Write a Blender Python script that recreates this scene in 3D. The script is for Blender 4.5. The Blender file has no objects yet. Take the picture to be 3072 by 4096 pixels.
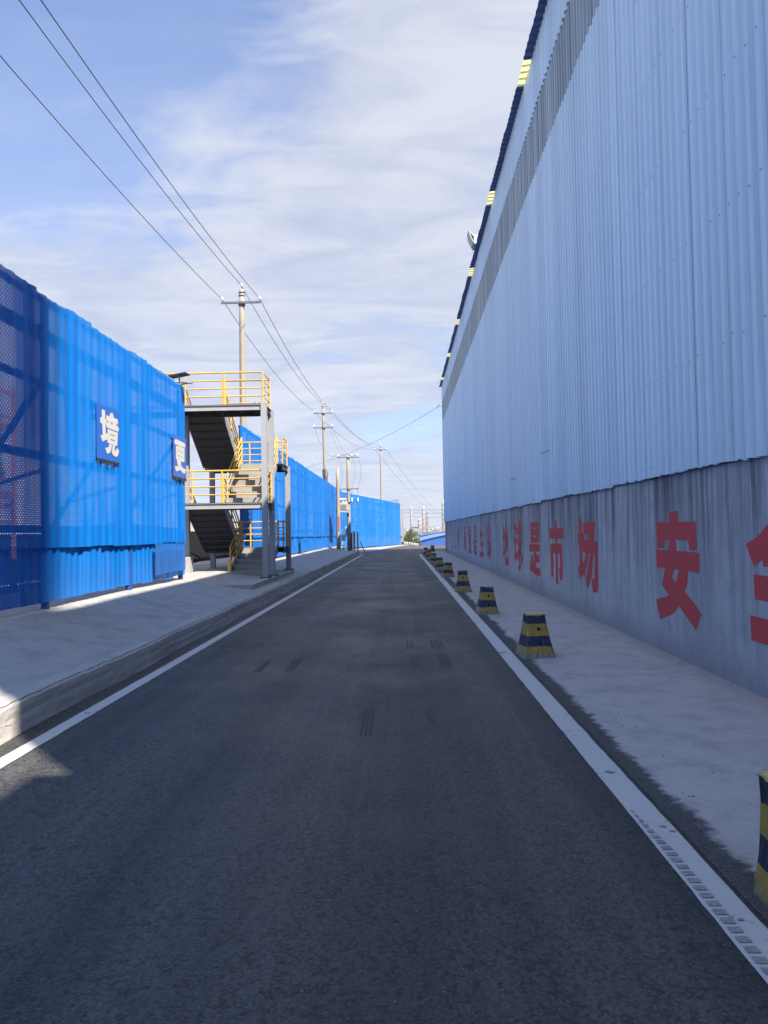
# -*- coding: utf-8 -*-
EXPO = 1.5
SUN_E = 5.0
SKY_S = 0.092
SKY_TINT = (0.74, 0.88, 1.08)
CLOUD_A = (2.18, 2.40, 3.02)
CLOUD_B = (3.0, 3.1, 3.45)
import bpy, bmesh, math, random, json
from mathutils import Vector, Matrix
from mathutils.geometry import tessellate_polygon

# ------------------------------------------------------------------ camera, light, exposure
scene = bpy.context.scene
COL = scene.collection
R = math.radians
CAM_H = 1.6
cam_d = bpy.data.cameras.new("camera")
cam_d.sensor_fit = 'VERTICAL'
cam_d.sensor_height = 36.0
cam_d.sensor_width = 27.0
cam_d.lens = 2840.0 / 4096.0 * 36.0
cam_d.clip_start = 0.05
cam_d.clip_end = 20000.0
cam = bpy.data.objects.new("camera", cam_d)
COL.objects.link(cam)
cam.matrix_world = (Matrix.Translation((0, 0, CAM_H)) @ Matrix.Rotation(0.0245213, 4, 'Z')
                    @ Matrix.Rotation(math.pi / 2 + 0.0275268, 4, 'X') @ Matrix.Rotation(-0.017, 4, 'Z'))
scene.camera = cam
scene.render.resolution_x, scene.render.resolution_y = 768, 1024
scene.view_settings.view_transform = 'Standard'
scene.view_settings.look = 'None'
scene.view_settings.exposure = EXPO
scene.view_settings.gamma = 1.0

SUN_EL = R(45.6)
SUN_DIR = Vector((0.682 * math.cos(SUN_EL), -0.731 * math.cos(SUN_EL), math.sin(SUN_EL)))   # towards the sun
sun_d = bpy.data.lights.new("sun", 'SUN')
sun_d.energy = SUN_E
sun_d.angle = R(0.55)
sun_d.color = (1.0, 0.90, 0.76)
sun = bpy.data.objects.new("sun", sun_d)
COL.objects.link(sun)
sun.rotation_euler = SUN_DIR.to_track_quat('Z', 'Y').to_euler()


class N:
    """tiny node-tree builder"""
    def __init__(s, tree):
        s.t = tree
    def n(s, kind, **kw):
        x = s.t.nodes.new(kind)
        for k, v in kw.items():
            if k.startswith('_'):
                setattr(x, k[1:], v)
        return x
    def l(s, a, b):
        s.t.links.new(a, b)
    def sv(s, sock, v):
        if isinstance(v, bpy.types.NodeSocket):
            s.l(v, sock)
        else:
            sock.default_value = v
    def math(s, op, a, b=0.0, c=None, clamp=False):
        x = s.n('ShaderNodeMath', _operation=op, _use_clamp=clamp)
        s.sv(x.inputs[0], a); s.sv(x.inputs[1], b)
        if c is not None:
            s.sv(x.inputs[2], c)
        return x.outputs[0]
    def mix(s, f, a, b, blend='MIX'):
        x = s.n('ShaderNodeMix', _data_type='RGBA', _blend_type=blend)
        s.sv(x.inputs[0], f)
        for k, v in ((6, a), (7, b)):
            if isinstance(v, (tuple, list)) and len(v) == 3:
                v = (*v, 1.0)
            s.sv(x.inputs[k], v)
        return x.outputs[2]
    def ramp(s, v, lo, hi, a=0.0, b=1.0, smooth=True):
        x = s.n('ShaderNodeMapRange', _interpolation_type='SMOOTHSTEP' if smooth else 'LINEAR')
        s.sv(x.inputs[0], v)
        for i, q in zip((1, 2, 3, 4), (lo, hi, a, b)):
            s.sv(x.inputs[i], q)
        return x.outputs[0]
    def noise(s, vec, scale, detail=4.0, rough=0.55, dist=0.0, dims='3D'):
        x = s.n('ShaderNodeTexNoise', _noise_dimensions=dims)
        if vec is not None:
            s.l(vec, x.inputs['Vector'])
        x.inputs['Scale'].default_value = scale
        x.inputs['Detail'].default_value = detail
        x.inputs['Roughness'].default_value = rough
        x.inputs['Distortion'].default_value = dist
        return x.outputs[0]
    def scale(s, vec, sc, loc=(0, 0, 0)):
        x = s.n('ShaderNodeMapping')
        s.l(vec, x.inputs[0])
        x.inputs['Scale'].default_value = sc
        x.inputs['Location'].default_value = loc
        return x.outputs[0]
    def pos(s):
        return s.n('ShaderNodeNewGeometry').outputs['Position']
    def obj(s):
        return s.n('ShaderNodeTexCoord').outputs['Object']
    def xyz(s, v):
        x = s.n('ShaderNodeSeparateXYZ')
        s.l(v, x.inputs[0])
        return x.outputs
    def comb(s, a, b, c):
        x = s.n('ShaderNodeCombineXYZ')
        for i, v in enumerate((a, b, c)):
            s.sv(x.inputs[i], v)
        return x.outputs[0]
    def bump(s, h, strength=0.3, dist=0.01):
        x = s.n('ShaderNodeBump')
        x.inputs['Strength'].default_value = strength
        x.inputs['Distance'].default_value = dist
        s.l(h, x.inputs['Height'])
        return x.outputs[0]


# ------------------------------------------------------------------ sky
world = bpy.data.worlds.new("World")
scene.world = world
world.use_nodes = True
wt = world.node_tree
wt.nodes.clear()
w = N(wt)
sky = w.n('ShaderNodeTexSky', _sky_type='NISHITA')
sky.sun_disc = False
sky.sun_elevation = SUN_EL
sky.sun_rotation = math.atan2(SUN_DIR.x, SUN_DIR.y)
sky.altitude = 900.0
sky.air_density = 1.0
sky.dust_density = 0.6
sky.ozone_density = 2.2
wd = w.n('ShaderNodeTexCoord').outputs['Generated']
wx, wy, wz = w.xyz(wd)
zz = w.math('ADD', w.math('MAXIMUM', wz, 0.0), 0.10)
pvec = w.comb(w.math('DIVIDE', wx, zz), w.math('DIVIDE', wy, zz), 0.0)
warp = w.noise(w.scale(pvec, (1.0, 1.0, 1.0)), 1.1, 3.0, 0.5)
big = w.noise(w.scale(pvec, (0.9, 0.62, 1.0), (1.7, 0.35, 0.0)), 1.25, 7.0, 0.58, 0.5)
fine = w.noise(w.scale(pvec, (0.8, 1.8, 1.0), (4.1, 2.0, 0.0)), 2.6, 8.0, 0.62, 0.9)
wisp = w.noise(w.scale(pvec, (0.55, 2.4, 1.0), (0.6, 7.3, 0.0)), 1.6, 6.0, 0.6, 0.4)
dsum = w.math('ADD', w.math('MULTIPLY', big, 0.62), w.math('ADD', w.math('MULTIPLY', fine, 0.23), w.math('MULTIPLY', wisp, 0.15)))
def lobe(d, lo, hi):
    d = Vector(d).normalized()
    v = w.n('ShaderNodeVectorMath', _operation='DOT_PRODUCT')
    w.l(wd, v.inputs[0])
    v.inputs[1].default_value = d
    return w.ramp(v.outputs['Value'], math.cos(R(lo)), math.cos(R(hi)))
bias = w.math('MULTIPLY_ADD', lobe((-0.50, 1.0, 0.84), 25, 6), -0.30, 0.11)
bias = w.math('MULTIPLY_ADD', lobe((0.05, 1.0, 0.24), 13, 3), -0.05, bias)
bias = w.math('MULTIPLY_ADD', lobe((-0.25, 1.0, 0.27), 12, 3), -0.05, bias)
bias = w.math('MULTIPLY_ADD', lobe((-0.45, 1.0, 0.40), 18, 4), 0.12, bias)
bias = w.math('MULTIPLY_ADD', lobe((0.05, 1.0, 0.62), 20, 4), 0.07, bias)
cov = w.ramp(w.math('ADD', dsum, bias), 0.32, 0.58)
cov = w.math('MAXIMUM', cov, w.ramp(wz, 0.62, 0.25, 0.22, 0.64))
low = w.ramp(wz, 0.20, 0.0)                    # the bright milky air near the horizon
cov = w.math('MAXIMUM', cov, w.math('MULTIPLY', low, 0.92))
cloud = w.mix(w.ramp(w.math('ADD', w.math('MULTIPLY', fine, 0.6), w.math('MULTIPLY', big, 0.4)), 0.38, 0.64), CLOUD_A, CLOUD_B)
skyc = w.mix(1.0, sky.outputs[0], SKY_TINT, 'MULTIPLY')
col = w.mix(w.math('MULTIPLY', cov, 0.93), skyc, cloud)
# blue boost added to the sky behind the camera, lifting and cooling the shade
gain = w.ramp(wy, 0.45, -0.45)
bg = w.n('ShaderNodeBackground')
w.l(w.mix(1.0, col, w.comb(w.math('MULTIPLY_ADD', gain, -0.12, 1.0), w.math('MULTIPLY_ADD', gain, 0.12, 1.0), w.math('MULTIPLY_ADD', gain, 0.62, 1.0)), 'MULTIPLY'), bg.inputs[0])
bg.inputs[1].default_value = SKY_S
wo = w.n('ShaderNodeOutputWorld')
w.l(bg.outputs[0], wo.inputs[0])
rnd = random.Random(7)

# ------------------------------------------------------------------ mesh helpers
WORLD = {}


class MB:
    """collects shapes in world coordinates and links them as ONE mesh object"""
    def __init__(s):
        s.v, s.f, s.m = [], [], []
    def add(s, vs, fs, mi=0):
        b = len(s.v)
        s.v += [tuple(p) for p in vs]
        s.f += [tuple(b + i for i in f) for f in fs]
        s.m += [mi] * len(fs)
        return s
    def box(s, x0, x1, y0, y1, z0, z1, mi=0):
        vs = [(x0, y0, z0), (x1, y0, z0), (x1, y1, z0), (x0, y1, z0), (x0, y0, z1), (x1, y0, z1), (x1, y1, z1), (x0, y1, z1)]
        return s.add(vs, [(3, 2, 1, 0), (4, 5, 6, 7), (0, 1, 5, 4), (1, 2, 6, 5), (2, 3, 7, 6), (3, 0, 4, 7)], mi)
    def bar(s, p0, p1, a, b, mi=0, up=(0, 0, 1)):
        p0, p1 = Vector(p0), Vector(p1)
        d = (p1 - p0).normalized()
        u = Vector(up)
        if abs(d.dot(u)) > 0.98:
            u = Vector((0, 1, 0))
        r = d.cross(u).normalized() * a / 2
        t = r.cross(d).normalized() * b / 2
        vs = [p + i * r + j * t for p in (p0, p1) for i, j in ((-1, -1), (1, -1), (1, 1), (-1, 1))]
        return s.add(vs, [(0, 1, 2, 3), (7, 6, 5, 4), (4, 5, 1, 0), (5, 6, 2, 1), (6, 7, 3, 2), (7, 4, 0, 3)], mi)
    def ibeam(s, p0, p1, wd, ht, mi=0, up=(0, 0, 1), t=0.012):
        p0, p1 = Vector(p0), Vector(p1)
        d = (p1 - p0).normalized()
        u = Vector(up)
        r = d.cross(u).normalized()
        q = r.cross(d).normalized()
        s.bar(p0 + q * (ht / 2 - t / 2), p1 + q * (ht / 2 - t / 2), wd, t, mi, up)
        s.bar(p0 - q * (ht / 2 - t / 2), p1 - q * (ht / 2 - t / 2), wd, t, mi, up)
        return s.bar(p0, p1, t, ht - 2 * t - 0.002, mi, up)
    def tube(s, pts, r, n=8, mi=0, r1=None):
        pts = [Vector(p) for p in pts]
        k = len(pts)
        vs, fs = [], []
        for i, p in enumerate(pts):
            d = (pts[min(i + 1, k - 1)] - pts[max(i - 1, 0)]).normalized()
            u = Vector((0, 0, 1)) if abs(d.z) < 0.95 else Vector((1, 0, 0))
            a = d.cross(u).normalized()
            b = a.cross(d).normalized()
            rr = r if r1 is None else r + (r1 - r) * i / (k - 1)
            for j in range(n):
                t = 2 * math.pi * j / n
                vs.append(p + a * math.cos(t) * rr + b * math.sin(t) * rr)
        for i in range(k - 1):
            for j in range(n):
                q = (j + 1) % n
                fs.append((i * n + j, i * n + q, i * n + n + q, i * n + n + j))
        fs.append(tuple(range(n - 1, -1, -1)))
        fs.append(tuple((k - 1) * n + j for j in range(n)))
        return s.add(vs, fs, mi)
    def lathe(s, prof, c, n=16, mi=0):
        vs, fs = [], []
        for r, z in prof:
            for j in range(n):
                t = 2 * math.pi * j / n
                vs.append((c[0] + r * math.cos(t), c[1] + r * math.sin(t), c[2] + z))
        for i in range(len(prof) - 1):
            for j in range(n):
                q = (j + 1) % n
                fs.append((i * n + j, i * n + q, i * n + n + q, i * n + n + j))
        fs.append(tuple(range(n - 1, -1, -1)))
        fs.append(tuple((len(prof) - 1) * n + j for j in range(n)))
        return s.add(vs, fs, mi)
    def grid(s, nu, nv, fn, mi=0):
        vs = [fn(i, j) for i in range(nu + 1) for j in range(nv + 1)]
        fs = [(i * (nv + 1) + j, (i + 1) * (nv + 1) + j, (i + 1) * (nv + 1) + j + 1, i * (nv + 1) + j + 1)
              for i in range(nu) for j in range(nv)]
        return s.add(vs, fs, mi)
    def build(s, name, mats, parent=None, smooth=False, label=None, kind=None, cat=None, group=None):
        o3 = WORLD.get(parent, Vector((0, 0, 0))) if parent else Vector((0, 0, 0))
        me = bpy.data.meshes.new(name)
        me.from_pydata([(a - o3.x, b - o3.y, c - o3.z) for a, b, c in s.v], [], s.f)
        for m in (mats if isinstance(mats, (list, tuple)) else [mats]):
            me.materials.append(m)
        me.polygons.foreach_set('material_index', s.m)
        if smooth:
            me.polygons.foreach_set('use_smooth', [True] * len(s.f))
        me.update()
        o = bpy.data.objects.new(name, me)
        COL.objects.link(o)
        if parent:
            o.parent = parent
        WORLD[o] = o3
        tag(o, label, cat, group, kind)
        return o


def tag(o, label=None, cat=None, group=None, kind=None):
    for k, v in (('label', label), ('category', cat), ('group', group), ('kind', kind)):
        if v:
            o[k] = v
    return o


def thing(name, loc, label, cat, group=None):
    o = bpy.data.objects.new(name, None)
    o.empty_display_size = 0.2
    COL.objects.link(o)
    o.location = loc
    WORLD[o] = Vector(loc)
    return tag(o, label, cat, group)


def dup(root, loc, label, rotz=0.0, scale=None):
    r = root.copy()
    COL.objects.link(r)
    r.location = loc
    r.rotation_euler = (0, 0, rotz)
    if scale:
        r.scale = scale
    r['label'] = label
    for ch in list(root.children):
        c = ch.copy()
        COL.objects.link(c)
        c.parent = r
        for g in list(ch.children):
            d = g.copy()
            COL.objects.link(d)
            d.parent = c
    return r


# ------------------------------------------------------------------ materials
def mat(name):
    m = bpy.data.materials.new(name)
    m.use_nodes = True
    m.node_tree.nodes.clear()
    k = N(m.node_tree)
    out = k.n('ShaderNodeOutputMaterial')
    p = k.n('ShaderNodeBsdfPrincipled')
    k.l(p.outputs[0], out.inputs[0])
    return m, k, p, out


def worn(name, base, dark=None, scale=3.0, amt=0.35, rough=0.7, metal=0.0, bump=0.15, spec=0.4, streak=None):
    """paint or plain surface with blotchy wear of its own"""
    m, k, p, _ = mat(name)
    v = k.pos()
    if streak:
        v2 = k.scale(v, streak)
    else:
        v2 = v
    a = k.noise(v2, scale, 6, 0.6)
    b = k.noise(v, scale * 9, 4, 0.6)
    f = k.math('MULTIPLY', k.ramp(a, 0.35, 0.7), amt)
    f = k.math('ADD', f, k.math('MULTIPLY', k.ramp(b, 0.45, 0.75), amt * 0.45), clamp=True)
    dk = dark or tuple(c * 0.45 for c in base)
    k.l(k.mix(f, base, dk), p.inputs['Base Color'])
    p.inputs['Roughness'].default_value = rough
    p.inputs['Metallic'].default_value = metal
    p.inputs['Specular IOR Level'].default_value = spec
    if bump:
        k.l(k.bump(b, bump, 0.01), p.inputs['Normal'])
    return m


def asphalt_mat(name, base, dusty, dust_amt):
    m, k, p, _ = mat(name)
    v = k.pos()
    x, y, z = k.xyz(v)
    grain = k.noise(v, 150.0, 3, 0.75)
    vor = k.n('ShaderNodeTexVoronoi')
    vor.inputs['Scale'].default_value = 95.0
    k.l(v, vor.inputs['Vector'])
    stone = k.ramp(vor.outputs['Color'], 0.15, 0.95)
    vo2 = k.n('ShaderNodeTexVoronoi')
    vo2.inputs['Scale'].default_value = 42.0
    k.l(v, vo2.inputs['Vector'])
    chunk = k.math('MULTIPLY', k.ramp(vo2.outputs['Distance'], 0.30, 0.62), k.ramp(vo2.outputs['Color'], 0.25, 0.9))
    lanes = k.noise(k.scale(v, (1.5, 0.035, 1.0), (0.37, 0, 0)), 1.0, 4, 0.55)
    lane2 = k.noise(k.scale(v, (9.0, 0.05, 1.0)), 1.0, 3, 0.6)
    blot = k.noise(v, 0.55, 6, 0.65)
    f = k.math('MULTIPLY', k.ramp(lanes, 0.38, 0.62), 0.55)
    f = k.math('ADD', f, k.math('MULTIPLY', k.ramp(lane2, 0.45, 0.75), 0.22))
    f = k.math('ADD', f, k.math('MULTIPLY', k.ramp(blot, 0.35, 0.7), 0.40))
    f = k.math('MULTIPLY', f, dust_amt, clamp=True)
    c = k.mix(f, base, dusty)
    c = k.mix(k.math('MULTIPLY', stone, 0.75), c, k.mix(1.0, c, (0.34, 0.34, 0.34), 'MULTIPLY'))
    c = k.mix(k.math('MULTIPLY', k.ramp(grain, 0.58, 0.72), 0.60), c, tuple(min(1, q * 2.6) for q in dusty))
    c = k.mix(k.math('MULTIPLY', chunk, 0.85), c, k.mix(1.0, c, (0.25, 0.25, 0.25), 'MULTIPLY'))
    spk = k.n('ShaderNodeTexVoronoi')
    spk.inputs['Scale'].default_value = 24.0
    k.l(v, spk.inputs['Vector'])
    c = k.mix(k.math('MULTIPLY', k.ramp(spk.outputs['Distance'], 0.13, 0.07), k.math('GREATER_THAN', k.xyz(spk.outputs['Color'])[0], 0.72)), c, tuple(q * 1.5 for q in dusty))
    k.l(c, p.inputs['Base Color'])
    k.l(k.ramp(blot, 0.3, 0.7, 0.52, 0.74), p.inputs['Roughness'])
    p.inputs['Specular IOR Level'].default_value = 0.35
    h = k.math('ADD', k.math('MULTIPLY', vor.outputs['Distance'], -0.8), k.math('MULTIPLY', grain, 0.6))
    k.l(k.bump(h, 0.45, 0.005), p.inputs['Normal'])
    return m


def concrete_mat(name, base, stain, streak_scale=(0.6, 3.0, 1.0), crack=0.35, warm=(0.55, 0.45, 0.34)):
    m, k, p, _ = mat(name)
    v = k.pos()
    big = k.noise(v, 0.35, 5, 0.6)
    mid = k.noise(k.scale(v, streak_scale), 1.0, 7, 0.7, 0.0)
    fine_ = k.noise(v, 30.0, 5, 0.7)
    br = k.noise(k.scale(v, (5.0, 38.0, 10.0)), 1.0, 6, 0.75, 0.5)
    c = k.mix(k.math('MULTIPLY', k.ramp(mid, 0.42, 0.68), 0.60), base, stain)
    c = k.mix(k.math('MULTIPLY', k.ramp(big, 0.50, 0.72), 0.35), c, tuple(b * w_ for b, w_ in zip(base, (1.02, 0.93, 0.84))))
    c = k.mix(k.math('MULTIPLY', k.ramp(fine_, 0.45, 0.75), 0.28), c, stain)
    c = k.mix(k.math('MULTIPLY', k.ramp(br, 0.52, 0.70), 0.16), c, stain)
    vor = k.n('ShaderNodeTexVoronoi', _feature='DISTANCE_TO_EDGE')
    vor.inputs['Scale'].default_value = 0.33
    wv = k.n('ShaderNodeVectorMath', _operation='ADD')
    nz = k.n('ShaderNodeTexNoise')
    k.l(v, nz.inputs['Vector'])
    nz.inputs['Scale'].default_value = 2.2
    nz.inputs['Detail'].default_value = 5
    k.l(v, wv.inputs[0])
    k.l(nz.outputs['Color'], wv.inputs[1])
    k.l(wv.outputs[0], vor.inputs['Vector'])
    ck = k.math('MULTIPLY', k.ramp(vor.outputs['Distance'], 0.006, 0.0), crack)
    c = k.mix(ck, c, tuple(q * 0.3 for q in base))
    k.l(c, p.inputs['Base Color'])
    p.inputs['Roughness'].default_value = 0.88
    p.inputs['Specular IOR Level'].default_value = 0.25
    k.l(k.bump(k.math('ADD', fine_, k.math('MULTIPLY', br, 0.4)), 0.25, 0.01), p.inputs['Normal'])
    return m


M = {}
M['asphalt'] = asphalt_mat('asphalt', (0.033, 0.036, 0.042), (0.096, 0.095, 0.094), 1.0)
M['cross_asphalt'] = asphalt_mat('dusty_asphalt', (0.095, 0.086, 0.08), (0.13, 0.115, 0.105), 0.8)
M['verge'] = asphalt_mat('gritty_asphalt', (0.045, 0.045, 0.05), (0.075, 0.07, 0.068), 0.6)
M['pave'] = concrete_mat('pavement_concrete', (0.32, 0.318, 0.31), (0.18, 0.18, 0.178), (2.6, 2.6, 1.0))
M['yard'] = concrete_mat('yard_ground', (0.36, 0.34, 0.31), (0.16, 0.15, 0.14), (0.5, 0.5, 0.5))
M['kerb'] = concrete_mat('kerb_concrete', (0.35, 0.34, 0.325), (0.19, 0.185, 0.18), (2.0, 1.0, 5.0), 0.22)
M['field'] = worn('dry_ground', (0.28, 0.24, 0.18), (0.14, 0.14, 0.08), 0.06, 0.6, 0.95, bump=0)
M['hill'] = worn('hill_scrub', (0.10, 0.12, 0.08), (0.05, 0.07, 0.04), 0.02, 0.6, 0.95, bump=0)


def apron_mat():
    m = concrete_mat('apron_concrete', (0.40, 0.38, 0.365), (0.25, 0.245, 0.245), (2.6, 2.6, 1.0), 0.10)
    k = N(m.node_tree)
    p = [n for n in m.node_tree.nodes if n.type == 'BSDF_PRINCIPLED'][0]
    src = p.inputs['Base Color'].links[0].from_socket
    v = k.pos()
    x, y, z = k.xyz(v)
    n1 = k.noise(k.scale(v, (1.0, 0.8, 1.0)), 1.3, 7, 0.65)
    n2 = k.noise(k.scale(v, (3.0, 6.0, 1.0)), 2.6, 8, 0.75)
    edge = k.math('ADD', x, k.math('ADD', k.math('MULTIPLY_ADD', n1, 0.34, -0.17), k.math('MULTIPLY_ADD', n2, 0.26, -0.13)))
    f = k.ramp(edge, 1.54, 1.62, 1.0, 0.0)
    g = k.noise(v, 70.0, 3, 0.7)
    tar = k.mix(k.ramp(g, 0.35, 0.7), (0.045, 0.045, 0.05), (0.10, 0.10, 0.10))
    rust = k.math('MULTIPLY', k.ramp(k.noise(k.scale(v, (0.6, 1.4, 1.0), (3, 1, 0)), 0.9, 6, 0.6), 0.55, 0.75), 0.35)
    c = k.mix(rust, src, (0.25, 0.19, 0.14))
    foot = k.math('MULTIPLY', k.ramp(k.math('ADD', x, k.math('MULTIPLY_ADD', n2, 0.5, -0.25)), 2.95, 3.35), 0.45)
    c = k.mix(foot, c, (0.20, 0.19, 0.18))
    k.l(k.mix(f, c, tar), p.inputs['Base Color'])
    return m


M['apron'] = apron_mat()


def line_mat():
    m, k, p, _ = mat('road_paint')
    v = k.pos()
    a = k.noise(v, 7.0, 7, 0.7)
    b = k.noise(v, 45.0, 4, 0.7)
    s = k.noise(k.scale(v, (1.0, 14.0, 1.0)), 1.2, 4, 0.7)
    c = k.mix(k.math('MULTIPLY', k.ramp(s, 0.5, 0.75), 0.25), (0.44, 0.44, 0.43), (0.28, 0.28, 0.28))
    f = k.math('ADD', k.math('MULTIPLY', k.ramp(a, 0.60, 0.68), 0.8), k.math('MULTIPLY', k.ramp(b, 0.66, 0.74), 0.5), clamp=True)
    k.l(k.mix(f, c, (0.13, 0.13, 0.135)), p.inputs['Base Color'])
    p.inputs['Roughness'].default_value = 0.6
    k.l(k.bump(b, 0.3, 0.004), p.inputs['Normal'])
    return m


M['line'] = line_mat()
M['tyre'] = worn('tyre_rubber_mark', (0.009, 0.009, 0.010), (0.030, 0.030, 0.032), 14.0, 1.0, 0.7)
M['wornpaint'] = worn('worn_paint_patch', (0.19, 0.185, 0.185), (0.33, 0.315, 0.31), 60.0, 0.8, 0.8)


def wall_mat():
    m, k, p, _ = mat('stained_concrete_wall')
    v = k.pos()
    x, y, z = k.xyz(v)
    s1 = k.noise(k.scale(v, (1.0, 4.5, 0.22)), 1.0, 7, 0.68, 0.25)
    s2 = k.noise(k.scale(v, (1.0, 15.0, 0.55)), 1.0, 7, 0.7, 0.3)
    big = k.noise(v, 0.5, 5, 0.6)
    f_ = k.noise(v, 26.0, 5, 0.7)
    base = k.mix(k.ramp(big, 0.35, 0.7), (0.43, 0.445, 0.465), (0.34, 0.355, 0.38))
    run = k.math('MULTIPLY', k.ramp(z, 0.5, 2.3), k.ramp(k.noise(k.scale(v, (1.0, 0.9, 0.5), (0, 2.2, 5)), 1.0, 5, 0.6), 0.30, 0.62, 0.25, 1.25))                                # rain runs start under the cladding
    a = k.math('MULTIPLY', k.ramp(s1, 0.42, 0.62), k.math('MULTIPLY_ADD', run, 0.70, 0.25))
    c = k.mix(a, base, (0.12, 0.12, 0.135))
    b = k.math('MULTIPLY', k.ramp(s2, 0.46, 0.66), k.math('MULTIPLY_ADD', run, 0.42, 0.20))
    c = k.mix(b, c, (0.16, 0.155, 0.17))
    lt = k.math('MULTIPLY', k.ramp(k.noise(k.scale(v, (1, 12.0, 0.4), (0, 3.3, 0)), 1.0, 6, 0.7), 0.60, 0.78), 0.22)
    c = k.mix(lt, c, (0.58, 0.59, 0.60))
    damp = k.math('MULTIPLY', k.ramp(k.math('ADD', z, k.math('MULTIPLY_ADD', s1, 0.9, -0.45)), 0.42, 0.0), 0.50)
    c = k.mix(damp, c, (0.17, 0.165, 0.17))
    c = k.mix(k.math('MULTIPLY', k.ramp(k.noise(v, 3.5, 8, 0.72), 0.46, 0.70), 0.34), c, (0.18, 0.18, 0.19))
    spots = k.math('MULTIPLY', k.ramp(k.noise(k.scale(v, (1, 1, 0.5)), 17.0, 2, 0.5), 0.74, 0.80), 0.7)
    c = k.mix(spots, c, (0.07, 0.07, 0.08))
    tarred = k.math('MULTIPLY', k.math('MULTIPLY', k.ramp(y, 52.6, 53.4), k.ramp(s1, 0.30, 0.5)), 0.85)
    c = k.mix(tarred, c, (0.05, 0.05, 0.06))
    k.l(c, p.inputs['Base Color'])
    p.inputs['Roughness'].default_value = 0.9
    p.inputs['Specular IOR Level'].default_value = 0.2
    k.l(k.bump(k.math('ADD', f_, k.math('MULTIPLY', s2, 0.8)), 0.3, 0.01), p.inputs['Normal'])
    return m


M['wall'] = wall_mat()


def sheet_mat(name, base, amt=0.10, rough=0.42, rust=True, ribs=0.0):
    m, k, p, _ = mat(name)
    v = k.pos()
    x, y, z = k.xyz(v)
    pid = k.math('FLOOR', k.math('DIVIDE', y, 0.82))
    wn = k.n('ShaderNodeTexWhiteNoise', _noise_dimensions='1D')
    k.l(pid, wn.inputs['W'])
    blot = k.noise(k.scale(v, (1.0, 1.2, 0.22)), 0.8, 6, 0.6)
    stre = k.noise(k.scale(v, (1.0, 9.0, 0.12)), 1.0, 5, 0.6)
    c = k.mix(k.math('MULTIPLY', wn.outputs[0], amt * 2.2), base, tuple(q * 0.72 for q in base))
    c = k.mix(k.math('MULTIPLY', k.ramp(blot, 0.4, 0.75), amt * 1.6), c, tuple(q * 0.7 for q in base))
    c = k.mix(k.math('MULTIPLY', k.ramp(stre, 0.55, 0.75), amt * 2.0), c, tuple(q * 0.6 for q in base))
    if ribs:
        w2 = k.n('ShaderNodeTexWhiteNoise', _noise_dimensions='1D')
        k.l(k.math('FLOOR', k.math('DIVIDE', y, 0.1025)), w2.inputs['W'])
        c = k.mix(k.math('MULTIPLY', w2.outputs[0], ribs), c, tuple(q * 0.30 for q in base))
    if rust:
        rr = k.noise(k.scale(v, (1.0, 7.0, 1.2)), 1.0, 6, 0.7)
        rf = k.math('MULTIPLY', k.math('MULTIPLY', k.ramp(rr, 0.58, 0.70), k.ramp(z, 2.75, 2.25)), 0.6)
        c = k.mix(rf, c, (0.18, 0.13, 0.11))
    k.l(c, p.inputs['Base Color'])
    p.inputs['Roughness'].default_value = rough
    p.inputs['Specular IOR Level'].default_value = 0.45
    return m


M['clad'] = sheet_mat('pale_blue_sheet', (0.53, 0.66, 0.76), 0.22)
M['frp'] = sheet_mat('grey_daylight_sheet', (0.36, 0.43, 0.45), 0.32, 0.35, False, 0.75)
M['screw'] = worn('screw_head', (0.06, 0.07, 0.10), None, 40, 0.3, 0.5, bump=0)
M['seam'] = worn('seam_shadow_gap', (0.10, 0.13, 0.19), None, 10, 0.3, 0.7, bump=0)
M['roof'] = worn('blue_roof_sheet', (0.055, 0.105, 0.29), (0.03, 0.06, 0.16), 2.0, 0.4, 0.5, bump=0)


def frp_roof():
    m, k, p, out = mat('yellowed_translucent_sheet')
    c = k.mix(k.ramp(k.noise(k.pos(), 6.0, 5, 0.6), 0.35, 0.7), (0.72, 0.68, 0.36), (0.60, 0.55, 0.25))
    k.l(c, p.inputs['Base Color'])
    p.inputs['Roughness'].default_value = 0.45
    t = k.n('ShaderNodeBsdfTranslucent')
    k.l(c, t.inputs[0])
    mx = k.n('ShaderNodeMixShader')
    mx.inputs[0].default_value = 0.55
    k.l(p.outputs[0], mx.inputs[1]); k.l(t.outputs[0], mx.inputs[2])
    k.l(mx.outputs[0], out.inputs[0])
    return m


M['frp_roof'] = frp_roof()


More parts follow.
